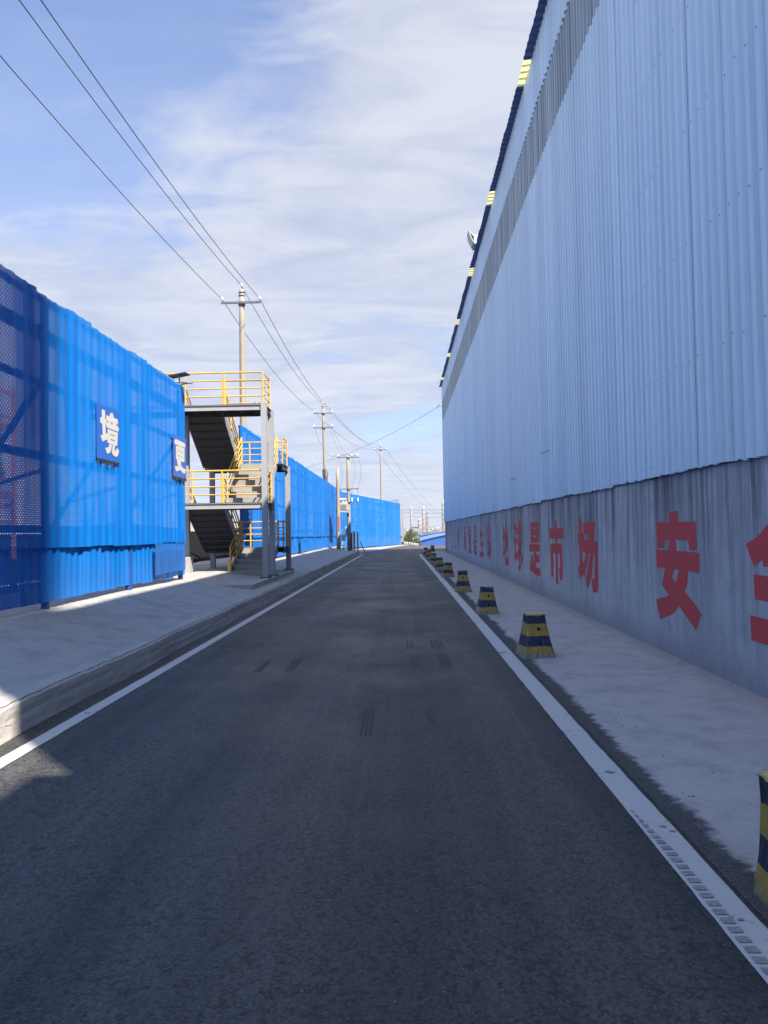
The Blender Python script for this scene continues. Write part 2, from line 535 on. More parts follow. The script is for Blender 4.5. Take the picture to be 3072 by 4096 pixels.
def net_mat(name, base, open_=0.79, pitch=0.058):
    """perforated folded blue steel net: round holes cut right through"""
    m, k, p, out = mat(name)
    v = k.pos()
    x, y, z = k.xyz(v)
    along = k.math('ADD', k.math('MULTIPLY', y, 1.0), k.math('MULTIPLY', x, 1.0))
    cy_ = k.math('COSINE', k.math('MULTIPLY', along, 2 * math.pi / pitch))
    cz_ = k.math('COSINE', k.math('MULTIPLY', z, 2 * math.pi / (pitch * 1.1)))
    chk = k.math('MULTIPLY', cy_, cz_)
    big = k.noise(k.scale(v, (1.0, 2.2, 0.35)), 0.9, 5, 0.6)
    th = k.ramp(big, 0.36, 0.64, open_ + 0.16, open_ - 0.10)
    wn = k.n('ShaderNodeTexWhiteNoise', _noise_dimensions='1D')
    k.l(k.math('FLOOR', k.math('DIVIDE', along, 0.9)), wn.inputs['W'])
    th = k.math('ADD', th, k.math('MULTIPLY_ADD', wn.outputs[0], 0.24, -0.10))
    hole = k.math('GREATER_THAN', chk, th)
    fade = k.noise(k.scale(v, (1.0, 3.5, 0.3)), 1.0, 6, 0.6)
    c = k.mix(k.math('MULTIPLY', k.ramp(fade, 0.4, 0.72), 0.5), base, tuple(q * 0.66 for q in base))
    c = k.mix(k.math('MULTIPLY', wn.outputs[0], 0.36), c, tuple(q * 0.6 for q in base))
    thin = k.noise(k.scale(v, (1.0, 26.0, 0.25)), 1.0, 4, 0.65)
    c = k.mix(k.math('MULTIPLY', k.ramp(thin, 0.52, 0.70), 0.40), c, tuple(q * 0.5 for q in base))
    dust = k.math('MULTIPLY', k.ramp(k.math('ADD', z, k.math('MULTIPLY_ADD', fade, 1.6, -0.8)), 1.5, 0.6), 0.25)
    c = k.mix(dust, c, (0.06, 0.13, 0.30))
    sc = k.noise(k.scale(v, (1.0, 6.0, 1.1), (0, 4.4, 2)), 1.0, 6, 0.7)
    c = k.mix(k.math('MULTIPLY', k.ramp(sc, 0.70, 0.76), 0.6), c, (0.35, 0.48, 0.72))
    k.l(c, p.inputs['Base Color'])
    p.inputs['Roughness'].default_value = 0.55
    p.inputs['Specular IOR Level'].default_value = 0.15
    t = k.n('ShaderNodeBsdfTransparent')
    mx = k.n('ShaderNodeMixShader')
    k.l(hole, mx.inputs[0]); k.l(p.outputs[0], mx.inputs[1]); k.l(t.outputs[0], mx.inputs[2])
    k.l(mx.outputs[0], out.inputs[0])
    return m


M['net'] = net_mat('perforated_blue_net', (0.002, 0.135, 0.49))
M['net_skirt'] = net_mat('perforated_blue_skirt', (0.002, 0.138, 0.50), 0.95)
M['net_dark'] = worn('blue_steel_frame', (0.010, 0.050, 0.22), None, 3, 0.3, 0.5)
M['patch'] = net_mat('perforated_pale_patch', (0.025, 0.12, 0.40), 0.45, 0.05)
M['sign'] = worn('blue_sign_sheet', (0.012, 0.095, 0.40), (0.012, 0.08, 0.34), 2.0, 0.3, 0.35, bump=0)
M['white'] = worn('white_letter', (0.42, 0.42, 0.40), (0.35, 0.35, 0.33), 6.0, 0.3, 0.5, bump=0)
M['grey'] = worn('grey_painted_steel', (0.265, 0.275, 0.28), (0.20, 0.205, 0.21), 3.0, 0.3, 0.5)
M['darkgrey'] = worn('dark_deck_steel', (0.042, 0.045, 0.05), (0.025, 0.025, 0.03), 5.0, 0.4, 0.6)
M['step'] = worn('dusty_step_plate', (0.26, 0.255, 0.235), (0.17, 0.165, 0.15), 5.0, 0.4, 0.75)
M['yellow'] = worn('yellow_rail_paint', (0.52, 0.31, 0.06), (0.36, 0.20, 0.045), 7.0, 0.3, 0.45, bump=0)
M['pole'] = worn('pole_concrete', (0.27, 0.24, 0.19), (0.19, 0.165, 0.13), 2.0, 0.4, 0.85, streak=(1, 1, 0.25))
M['arm'] = worn('galvanised_arm', (0.10, 0.13, 0.15), (0.06, 0.07, 0.08), 8.0, 0.3, 0.5, 0.3, bump=0)
M['porcelain'] = worn('porcelain', (0.78, 0.77, 0.74), (0.6, 0.58, 0.55), 20.0, 0.2, 0.25, bump=0)
M['wire'] = worn('weathered_wire', (0.13, 0.135, 0.15), None, 20, 0.2, 0.6, bump=0)
M['steel'] = worn('light_steel', (0.42, 0.43, 0.43), (0.25, 0.24, 0.22), 6.0, 0.4, 0.5, 0.2)
M['rust'] = worn('red_primer', (0.30, 0.07, 0.05), (0.16, 0.05, 0.04), 8.0, 0.5, 0.7)
M['orange'] = worn('orange_steel', (0.30, 0.13, 0.05), (0.18, 0.09, 0.05), 4.0, 0.4, 0.6, bump=0)
M['pink'] = worn('faded_red_notice', (0.40, 0.13, 0.11), (0.32, 0.16, 0.13), 8.0, 0.4, 0.6, bump=0)
M['cream'] = worn('cream_notice', (0.42, 0.38, 0.29), (0.5, 0.45, 0.35), 8.0, 0.3, 0.6, bump=0)
M['crack'] = worn('open_crack', (0.05, 0.048, 0.046), (0.11, 0.105, 0.10), 12.0, 0.8, 0.95)
M['grit'] = worn('grit', (0.07, 0.06, 0.055), (0.03, 0.028, 0.03), 3.0, 0.6, 0.9)
M['coal'] = worn('coal', (0.007, 0.007, 0.008), (0.014, 0.013, 0.012), 6.0, 0.6, 0.95, spec=0.03)
M['palewall'] = worn('pale_render', (0.32, 0.31, 0.28), (0.26, 0.25, 0.22), 0.5, 0.4, 0.9, bump=0)
M['shedblue'] = worn('blue_shed_sheet', (0.022, 0.085, 0.33), (0.016, 0.07, 0.27), 0.3, 0.4, 0.45, bump=0)
M['shedroof'] = worn('pale_blue_roof_sheet', (0.10, 0.19, 0.42), (0.08, 0.16, 0.36), 0.2, 0.4, 0.4, bump=0)
M['farroof'] = worn('far_grey_roof', (0.20, 0.24, 0.29), (0.16, 0.19, 0.23), 0.1, 0.4, 0.5, bump=0)
M['tower'] = worn('white_column_cladding', (0.42, 0.415, 0.40), (0.3, 0.29, 0.28), 0.4, 0.4, 0.5, bump=0)
M['ring'] = worn('platform_steel', (0.22, 0.22, 0.22), None, 0.6, 0.4, 0.6, bump=0)
M['brown'] = worn('rusty_plant_steel', (0.27, 0.17, 0.12), (0.15, 0.11, 0.09), 0.4, 0.5, 0.8, bump=0)
M['bark'] = worn('bark', (0.10, 0.075, 0.05), (0.05, 0.04, 0.03), 8.0, 0.5, 0.9)
M['solar'] = worn('dark_glass', (0.02, 0.035, 0.07), None, 5, 0.2, 0.2, bump=0)
M['stone'] = worn('whitewashed_stone', (0.34, 0.33, 0.30), (0.25, 0.24, 0.21), 6.0, 0.4, 0.85)
M['hole'] = worn('hole_dark', (0.006, 0.006, 0.008), None, 5, 0.1, 0.95, bump=0)


def leaf_mat():
    m, k, p, out = mat('leaf')
    v = k.pos()
    c = k.mix(k.ramp(k.noise(v, 1.6, 3, 0.6), 0.35, 0.65), (0.045, 0.085, 0.030), (0.12, 0.15, 0.05))
    k.l(c, p.inputs['Base Color'])
    p.inputs['Roughness'].default_value = 0.6
    return m


M['leaf'] = leaf_mat()


def red_mat(name, fade):
    m, k, p, _ = mat(name)
    v = k.pos()
    s = k.noise(k.scale(v, (1.0, 9.0, 0.5)), 1.3, 6, 0.65)
    g = k.noise(v, 22.0, 5, 0.7)
    c = k.mix(k.ramp(s, 0.4, 0.7), (0.47, 0.048, 0.048), (0.38, 0.055, 0.060))
    f = k.math('ADD', k.math('MULTIPLY', k.ramp(g, 0.60 - 0.18 * fade, 0.80 - 0.1 * fade), 0.35 + 0.5 * fade),
               k.math('MULTIPLY', k.ramp(s, 0.62 - 0.25 * fade, 0.80), 0.10 + 0.7 * fade), clamp=True)
    k.l(k.mix(f, c, (0.33, 0.31, 0.33)), p.inputs['Base Color'])
    p.inputs['Roughness'].default_value = 0.8
    return m


M['red'] = red_mat('red_wall_paint', 0.10)
M['red_faded'] = red_mat('faded_red_wall_paint', 0.5)
M['red_ghost'] = red_mat('ghost_red_wall_paint', 0.85)


def bollard_mat():
    m, k, p, _ = mat('striped_bollard_paint')
    o = k.obj()
    x, y, z = k.xyz(o)
    g = k.pos()
    n1 = k.noise(g, 14.0, 6, 0.7)
    n2 = k.noise(g, 45.0, 5, 0.7)
    n3 = k.noise(g, 5.0, 5, 0.6)
    zz_ = k.math('ADD', z, k.math('MULTIPLY_ADD', n3, 0.05, -0.025))
    # bands, from the ground up: yellow, navy, yellow, navy, yellow cap
    b1 = k.ramp(zz_, 0.143, 0.147)
    b2 = k.ramp(zz_, 0.272, 0.276)
    b3 = k.ramp(zz_, 0.418, 0.422)
    b4 = k.ramp(zz_, 0.522, 0.525)
    navy = k.mix(k.ramp(n1, 0.35, 0.7), (0.008, 0.012, 0.034), (0.016, 0.024, 0.055))
    yel = k.mix(k.ramp(n1, 0.35, 0.7), (0.34, 0.225, 0.030), (0.24, 0.165, 0.045))
    c = k.mix(b1, yel, navy)
    c = k.mix(b2, c, yel)
    c = k.mix(b3, c, navy)
    c = k.mix(b4, c, (0.46, 0.36, 0.12))
    bare = k.mix(k.ramp(n2, 0.35, 0.7), (0.36, 0.34, 0.31), (0.20, 0.19, 0.18))
    low_ = k.ramp(z, 0.10, 0.0, 0.0, 0.22)
    cap = k.ramp(k.math('ABSOLUTE', k.math('SUBTRACT', z, 0.525)), 0.03, 0.0, 0.0, 0.13)
    chip = k.ramp(k.math('ADD', k.math('ADD', k.math('MULTIPLY', n1, 0.75), k.math('MULTIPLY', n2, 0.25)), k.math('ADD', low_, cap)), 0.605, 0.645)
    c = k.mix(chip, c, bare)
    grime = k.math('MULTIPLY', k.ramp(k.math('ADD', z, k.math('MULTIPLY', n3, 0.1)), 0.16, 0.04), 0.55)
    c = k.mix(grime, c, (0.06, 0.058, 0.06))
    k.l(c, p.inputs['Base Color'])
    k.l(k.ramp(chip, 0, 1, 0.5, 0.9), p.inputs['Roughness'])
    k.l(k.bump(k.math('ADD', n2, k.math('MULTIPLY', chip, -0.5)), 0.45, 0.006), p.inputs['Normal'])
    return m


M['bollard'] = bollard_mat()

# ------------------------------------------------------------------ ground, road, pavements
WALL_X = 3.33
FENCE_X = -5.3


def smooth(a, b, t):
    t = max(0.0, min(1.0, (t - a) / (b - a)))
    return t * t * (3 - 2 * t)


g = MB()
rim = [(-160, 150), (-30, 150), (-0.3, 100), (0.2, 96), (1.75, 78.5), (2.4, 77.5), (60, 77.5), (160, 77.5)]
top = -0.05
near = [(x, -120) for x, _ in rim]
for (a, b) in zip(range(len(rim) - 1), range(1, len(rim))):
    g.add([(*near[a], top), (*near[b], top), (*rim[b], top), (*rim[a], top)], [(0, 1, 2, 3)])
    fa, fb = (rim[a][0], rim[a][1] + 12), (rim[b][0], rim[b][1] + 12)
    g.add([(*rim[a], top), (*rim[b], top), (*fb, -6), (*fa, -6)], [(0, 1, 2, 3)])
    g.add([(*fa, -6), (*fb, -6), (fb[0] * 60, 9000, -6), (fa[0] * 60, 9000, -6)], [(0, 1, 2, 3)])
g.build('ground', M['field'], kind='structure')

rd = MB()
rd.add([(-3.5, -40, 0), (3.4, -40, 0), (3.4, 57, 0), (-3.5, 57, 0)], [(0, 1, 2, 3)])
road = rd.build('road', M['asphalt'], kind='structure')
cr = MB()
cr.add([(-5.25, 55.0, -0.004), (60, 55.0, -0.004), (60, 77.0, -0.004), (1.9, 77.0, -0.004), (0.1, 93, -0.004), (-5.25, 93, -0.004)], [(0, 1, 2, 3, 4, 5)])
cr.build('cross_road', M['cross_asphalt'], kind='structure')


def line(name, xc0, xc1, wd, y0, y1, step, chips):
    b = MB()
    n = int((y1 - y0) / step)
    rr = random.Random(3)
    L, Rr = [], []
    for i in range(n + 1):
        y = y0 + (y1 - y0) * i / n
        c = xc0 + (xc1 - xc0) * i / n
        L.append((c - wd / 2 + rr.uniform(-.003, .003), y, 0.004))
        Rr.append((c + wd / 2 + rr.uniform(-.003, .003), y, 0.004))
    b.add(L + Rr, [(i, n + 1 + i, n + 2 + i, i + 1) for i in range(n)])
    return b.build(name, M['line'], road)


line('edge_line', 1.335, 1.225, 0.175, 0.8, 48.6, 0.12, True)
line('edge_line', -2.885, -2.79, 0.135, 0.8, 50.9, 0.12, True)

ru = MB()                                    # worn pads along the line's inner edge
for i in range(34):
    y = 2.0 + i * 0.066
    if y > 4.05:
        break
    wdt = 0.052 * (1.0 if y < 3.55 else (4.15 - y) / 0.6)
    ru.add([(1.262, y, 0.008), (1.262 + wdt, y + rnd.uniform(-.003, .003), 0.008), (1.262 + wdt, y + 0.040, 0.008), (1.262, y + 0.041, 0.008)], [(0, 1, 2, 3)])
ru.build('worn_line_pad', M['wornpaint'], road)
ch = MB()                                    # chips in the paint
for (cx_, cy_, r_) in ((1.33, 4.72, .030), (1.36, 3.86, .016), (1.39, 3.80, .012), (1.30, 5.55, .012), (1.36, 6.1, .010), (1.28, 9.3, .05), (1.34, 2.95, .012), (-2.87, 6.4, .03), (-2.9, 8.6, .02)):
    pts = []
    for j in range(14):
        t = j * 2 * math.pi / 14
        q = r_ * rnd.uniform(0.45, 1.15)
        pts.append((cx_ + 1.5 * q * math.cos(t), cy_ + q * math.sin(t), 0.008))
    ch.add(pts, [tuple(range(14))])
ch.build('paint_chip', M['wornpaint'], road)

ty = MB()
for (x0, x1, y0, y1) in ((-1.75, -1.66, 8.18, 8.98), (-1.40, -1.28, 8.22, 9.15), (0.03, 0.14, 9.72, 10.4), (0.37, 0.555, 9.71, 10.42), (0.065, 0.19, 8.31, 9.31), (0.42, 0.57, 8.31, 9.34), (-0.37, -0.26, 5.60, 6.55), (0.18, 0.26, 5.9, 6.5)):
    k3 = 4 if x1 - x0 > 0.14 else 3
    ws = (x1 - x0) / k3
    for i in range(k3):
        a = x0 + i * ws + 0.008
        yy0, yy1 = y0 + rnd.uniform(0, .08), y1 - rnd.uniform(0, .1)
        ty.add([(a, yy0, 0.004), (a + ws - 0.016, yy0, 0.004), (a + ws - 0.016, yy1, 0.004), (a, yy1, 0.004)], [(0, 1, 2, 3)])
ty.build('tyre_mark', M['tyre'], road)

# right-hand concrete apron, feathering into the asphalt
ap = MB()
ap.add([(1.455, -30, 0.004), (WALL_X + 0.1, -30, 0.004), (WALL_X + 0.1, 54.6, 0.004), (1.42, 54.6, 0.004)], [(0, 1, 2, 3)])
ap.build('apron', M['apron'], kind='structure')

# grit, leaves and bits lying on the apron and along the kerb
db = MB()
dr = random.Random(44)
for i in range(330):
    if i < 170:
        y = 2.2 + 22 * dr.random() ** 1.8
        x = dr.choice((dr.gauss(1.72, 0.10), dr.uniform(1.7, 3.28), dr.gauss(3.24, 0.05)))
        z0 = 0.006
    else:
        y = 4 + 30 * dr.random() ** 1.6
        x = -3.12 + abs(dr.gauss(0, 0.05))
        z0 = 0.002
    if not (1.45 < x < 3.30 or -3.14 < x < -2.9):
        continue
    s_ = dr.uniform(0.004, 0.010) * (1.6 if dr.random() < 0.05 else 1.0)
    a = dr.uniform(0, 6.28)
    n_ = 5
    ring = [(x + s_ * math.cos(a + j * 6.283 / n_) * dr.uniform(0.6, 1.5), y + s_ * math.sin(a + j * 6.283 / n_) * dr.uniform(0.5, 1.2), z0) for j in range(n_)]
    tip = (x, y, z0 + s_ * 0.7)
    db.add(ring + [tip], [(j, (j + 1) % n_, n_) for j in range(n_)])
db.build('grit', M['grit'], kind='stuff')

# left pavement: rises from the kerb to the fence, then the yard behind
pv = MB()
YS = [-30 + i * 0.5 for i in range(int((56.0 + 30) / 0.5) + 1)]
XS = [-3.30, -3.6, -4.0, -4.4, -4.8, -5.2, -5.4, -6.0]


def pave_z(x, y):
    z = 0.235 + (0.285) * smooth(-3.3, -5.5, x) + 0.008 * math.sin(y * 0.9 + x * 2)
    return z - (z + 0.0) * smooth(50.0, 54.5, y) * (1.0 if y < 60 else 1.0)


def pave_v(i, j):
    x, y = XS[i], YS[j]
    x2 = x - 0.9 * smooth(50.5, 55.5, y) ** 2 * (1 if i < 3 else 0.3)
    return (x2, y, pave_z(x, y) + 0.01)


pv.grid(len(XS) - 1, len(YS) - 1, lambda i, j: pave_v(len(XS) - 1 - i, j))
pv.build('pavement', M['pave'], kind='structure', smooth=True)
yd = MB()
yd.add([(-120, -60, 0.505), (-5.95, -60, 0.505), (-5.95, 56, 0.505), (-120, 56, 0.505)], [(0, 1, 2, 3)])
yd.add([(-120, 56, 0.505), (-5.95, 56, 0.505), (-5.95, 66, 0.0), (-120, 66, 0.0)], [(0, 1, 2, 3)])
yd.build('yard_ground', M['yard'], kind='structure')

kb = MB()
ky = [-20 + i * 0.09 for i in range(int((54.2 + 20) / 0.09) + 1)]
kr = random.Random(12)
prof = [(-3.13, -0.03), (-3.145, 0.04), (-3.15, 0.09), (-3.16, 0.14), (-3.16, 0.19), (-3.165, 0.235), (-3.19, 0.252), (-3.28, 0.256), (-3.42, 0.25)]
wob = [0.0] * len(ky)
for i in range(1, len(ky)):
    wob[i] = wob[i - 1] * 0.95 + kr.gauss(0, 0.003)


def kerb_v(j, i):
    x, z = prof[i]
    y = ky[j]
    sh = smooth(50.2, 54.2, y)
    x = x + wob[j] * (0.6 if i > 0 else 1.2) + kr.uniform(-.003, .003) - 1.1 * sh * sh + 0.02 * math.sin(y * 1.7) + 0.055 * smooth(20, 46, y)
    return (x, y, max(-0.03, z * (1 - 0.9 * sh)) + (kr.uniform(-.006, .006) if 0 < i < 8 else 0))


kerb_pts = [[kerb_v(j, i) for i in range(len(prof))] for j in range(len(ky))]
kb.grid(len(ky) - 1, len(prof) - 1, lambda j, i: kerb_pts[j][i])
kerb = kb.build('kerb', M['kerb'], kind='structure')
ck = MB()                                     # the crack along the face and the open joint behind the kerb
cz = 0.13
on = True
for j in range(len(ky) - 1):
    if kr.random() < 0.06:
        on = not on
    c0 = cz
    cz = min(0.19, max(0.08, cz + kr.gauss(0, 0.009)))
    if ky[j] > 50 or not on:
        continue
    xf = max(kerb_pts[j][3][0], kerb_pts[j + 1][3][0], kerb_pts[j][2][0], kerb_pts[j + 1][2][0], kerb_pts[j][4][0], kerb_pts[j + 1][4][0]) + 0.003
    t_ = kr.uniform(0.003, 0.008)
    ck.add([(xf, ky[j], c0), (xf, ky[j + 1], cz), (xf, ky[j + 1], cz + t_), (xf, ky[j], c0 + t_)], [(0, 1, 2, 3)])
    if kr.random() < 0.05:
        ck.add([(xf, ky[j], 0.02), (xf, ky[j] + 0.007, 0.02), (xf, ky[j] + 0.03, c0), (xf, ky[j] + 0.024, c0)], [(0, 1, 2, 3)])
for j in range(len(ky) - 1):
    if ky[j] > 50:
        break
    a, c = kerb_pts[j][6], kerb_pts[j + 1][6]
    w_ = kr.uniform(0.006, 0.016)
    ck.add([(a[0], a[1], a[2] + 0.004), (c[0], c[1], c[2] + 0.004), (c[0] - w_, c[1], c[2] + 0.005), (a[0] - w_, a[1], a[2] + 0.005)], [(0, 1, 2, 3)])
ck.build('crack', M['crack'], kerb)

sl = MB()                                     # low concrete step the stair stands on
sl.box(-6.3, -3.58, 16.85, 23.45, 0.10, 0.385)
sl.build('stair_plinth', M['pave'], kind='structure')

# pale strip of ground along the far fence
fs_ = MB()
fs_.add([(-5.3, 53.0, 0.002), (-3.7, 54.2, 0.002), (-2.6, 58, 0.002), (-0.9, 72, 0.002), (0.9, 83, 0.002), (-0.1, 84.6, 0.002), (-5.2, 64, 0.002)], [(0, 1, 2, 3, 4, 5, 6)])
fs_.build('pavement', M['pave'], kind='structure')

# ------------------------------------------------------------------ the warehouse
wh = thing('warehouse', (WALL_X, 27, 0), 'long pale blue corrugated warehouse on a stained concrete wall with red slogan', 'warehouse')
Y0, Y1 = -1.2, 54.5
cw = MB()
cw.box(WALL_X, WALL_X + 0.24, Y0, Y1, -0.05, 2.30)
cwall = cw.build('concrete_wall', M['wall'], wh)


def cladding(z0, z1, ya, yb, xface, mats, name, pitch=0.205, depth=0.040, ragged=0.0, seam=True, screws=()):
    b = MB()
    rr = random.Random(5)
    panel = pitch * 4
    n = int((yb - ya) / panel) + 1
    for q in range(n):
        s0 = ya + q * panel
        off = rr.uniform(-0.004, 0.004)
        tilt = rr.uniform(-0.005, 0.005)
        zb0 = z0 + rr.uniform(-ragged, ragged)
        pts = []
        for r_ in range(4):
            y = s0 + r_ * pitch
            pts += [(y + 0.004 if r_ == 0 else y, 0.0), (y + pitch * 0.42, 0.0), (y + pitch * 0.52, -depth), (y + pitch * 0.88, -depth)]
        pts.append((s0 + panel - 0.003, 0.0))
        pts = [(min(y, yb), x) for y, x in pts]
        lo, hi = [], []
        for i, (y, x) in enumerate(pts):
            xx = xface + x + off + tilt * i / len(pts)
            zz0 = zb0 + (rr.uniform(-ragged, ragged) * 0.7 if ragged else 0)
            lo.append((xx, y, zz0)); hi.append((xx, y, z1))
        m_ = len(pts)
        b.add(lo + hi, [(i + 1, i, m_ + i, m_ + i + 1) for i in range(m_ - 1)], 0)
        if seam:
            ys = s0
            hw_ = 0.0065 if q % 3 == 2 else 0.0025
            b.add([(xface - depth - 0.012, ys - hw_, z0 + 0.02), (xface - depth - 0.012, ys + hw_, z0 + 0.02), (xface - depth - 0.012, ys + hw_, z1), (xface - depth - 0.012, ys - hw_, z1)], [(1, 0, 3, 2)], 1)
        for zs in screws:
            for r_ in range(0, 4):
                if rr.random() < 0.18:
                    continue
                y = s0 + r_ * pitch + pitch * 0.70
                if y > 40 or y > yb - 0.1:
                    continue
                zc = zs + rr.uniform(-.03, .03)
                xs = xface - depth - 0.006
                hex_ = [(xs - 0.004, y + 0.011 * math.cos(t * math.pi / 3), zc + 0.011 * math.sin(t * math.pi / 3)) for t in range(6)]
                b.add(hex_, [(5, 4, 3, 2, 1, 0)], 2)
    return b.build(name, mats, wh)


cladding(2.245, 9.92, Y0, Y1, WALL_X - 0.03, [M['clad'], M['seam'], M['screw']], 'wall_cladding', ragged=0.016, screws=(3.45, 4.75, 6.05, 7.35, 8.65))
cladding(9.86, 11.45, Y0, Y1, WALL_X - 0.005, [M['frp'], M['seam'], M['screw']], 'daylight_strip', depth=0.048, seam=False, screws=(9.98, 11.35))
cladding(11.40, 12.72, Y0, Y1, WALL_X - 0.03, [M['clad'], M['seam'], M['screw']], 'upper_cladding', screws=(12.2,))
ends = MB()
ends.box(WALL_X + 0.28, 33.0, Y1 - 0.12, Y1, -0.05, 12.6)
ends.box(WALL_X + 0.28, 33.0, Y0, Y0 + 0.12, -0.05, 12.6)
ends.box(32.9, 33.2, Y0, Y1, -0.05, 12.6)
ends.box(WALL_X + 0.03, WALL_X + 0.06, Y0, Y1, 2.31, 12.6)     # sheeting rail plane behind the cladding
for yy in (Y0 + 0.05, Y1 - 0.05):
    ends.add([(WALL_X + 0.28, yy, 12.6), (33, yy, 12.6), (18.1, yy, 14.05)], [(0, 1, 2)])
ends.build('end_wall', M['clad'], wh)
tr = MB()
tr.box(WALL_X - 0.06, WALL_X + 0.02, Y1 + 0.002, Y1 + 0.03, 2.2, 12.66)
tr.build('corner_flashing', M['clad'], wh)
lt = MB()
lt.box(WALL_X - 0.012, WALL_X + 0.02, Y0, Y1 - 0.02, 2.23, 2.262)
lt.build('wall_ledge', M['seam'], wh)


def roof_strip(y0, y1, m_, name, xin, xout, zoff=0.0, pitch=0.25):
    b = MB()
    n = int(round((y1 - y0) / pitch))
    rr = random.Random(int(y0 * 10))
    pr = []
    for i in range(n):
        y = y0 + i * pitch
        pr += [(y, 0.0), (y + pitch * 0.45, 0.0), (y + pitch * 0.55, 0.035), (y + pitch * 0.9, 0.035)]
    pr.append((y1, 0.0))
    lo, hi = [], []
    for i, (y, dz) in enumerate(pr):
        j = 0.012 * math.sin(int(i / 16) * 2.3)
        xo = xout + j
        lo.append((xo, y, 12.70 + (xo - 3.08) * 0.09 + dz + zoff))
        hi.append((xin, y, 12.70 + (xin - 3.08) * 0.09 + dz + zoff))
    m2 = len(pr)
    b.add(lo + hi, [(i, i + 1, m2 + i + 1, m2 + i) for i in range(m2 - 1)])
    return b.build(name, m_, wh)


ycur = Y0 - 0.3
for i in range(7):
    ys = 9.75 + 6.82 * i if i else 9.75
    ys = (9.6, 16.6, 23.1, 29.9, 37.2, 44.3, 51.2)[i]
    roof_strip(ycur, ys, M['roof'], 'roof_sheet', 18.1, 3.08)
    roof_strip(ys, ys + 1.0, M['frp_roof'], 'skylight_sheet', 18.1, 3.09, 0.004)
    ycur = ys + 1.0
roof_strip(ycur, Y1 + 0.25, M['roof'], 'roof_sheet', 18.1, 3.08)
bk = MB()
bk.add([(18.1, Y0 - .3, 14.06), (18.1, Y1 + .25, 14.06), (33.4, Y1 + .25, 12.6), (33.4, Y0 - .3, 12.6)], [(0, 1, 2, 3)])
bk.build('back_roof', M['roof'], wh)
vt = MB()
vt.box(3.04, 3.5, 27.7, 28.4, 12.86, 13.22)
vt.bar((3.05, 28.05, 13.18), (2.84, 28.05, 13.42), 0.6, 0.03)
vt.bar((3.02, 28.05, 12.93), (2.86, 28.05, 13.30), 0.7, 0.03)
vt.build('roof_ventilator', M['steel'], wh)
bt = MB()
bt.bar((WALL_X - 0.04, Y1 - 0.25, 11.12), (WALL_X - 0.34, Y1 - 0.25, 11.12), 0.03, 0.03)
bt.bar((WALL_X - 0.32, Y1 - 0.25, 11.08), (WALL_X - 0.32, Y1 - 0.25, 11.3), 0.03, 0.03)
wb = bt.build('wire_bracket', M['arm'], wh)
ib = MB()
ib.lathe([(0.02, 0), (0.05, 0.03), (0.03, 0.07), (0.05, 0.1), (0.02, 0.15)], (WALL_X - 0.42, Y1 - 0.25, 11.0), 10)
ib.build('insulator', M['porcelain'], wb)
for (yy, zz_) in ((37.2, 4.55), (15.6, 3.32), (20.2, 3.05)):   # loose trim slivers on the cladding
    sv_ = MB()
    sv_.bar((WALL_X - 0.066, yy, zz_), (WALL_X - 0.066, yy + 1.0, zz_ + 0.03), 0.006, 0.03)
    sv_.build('loose_flashing', M['seam'], wh)

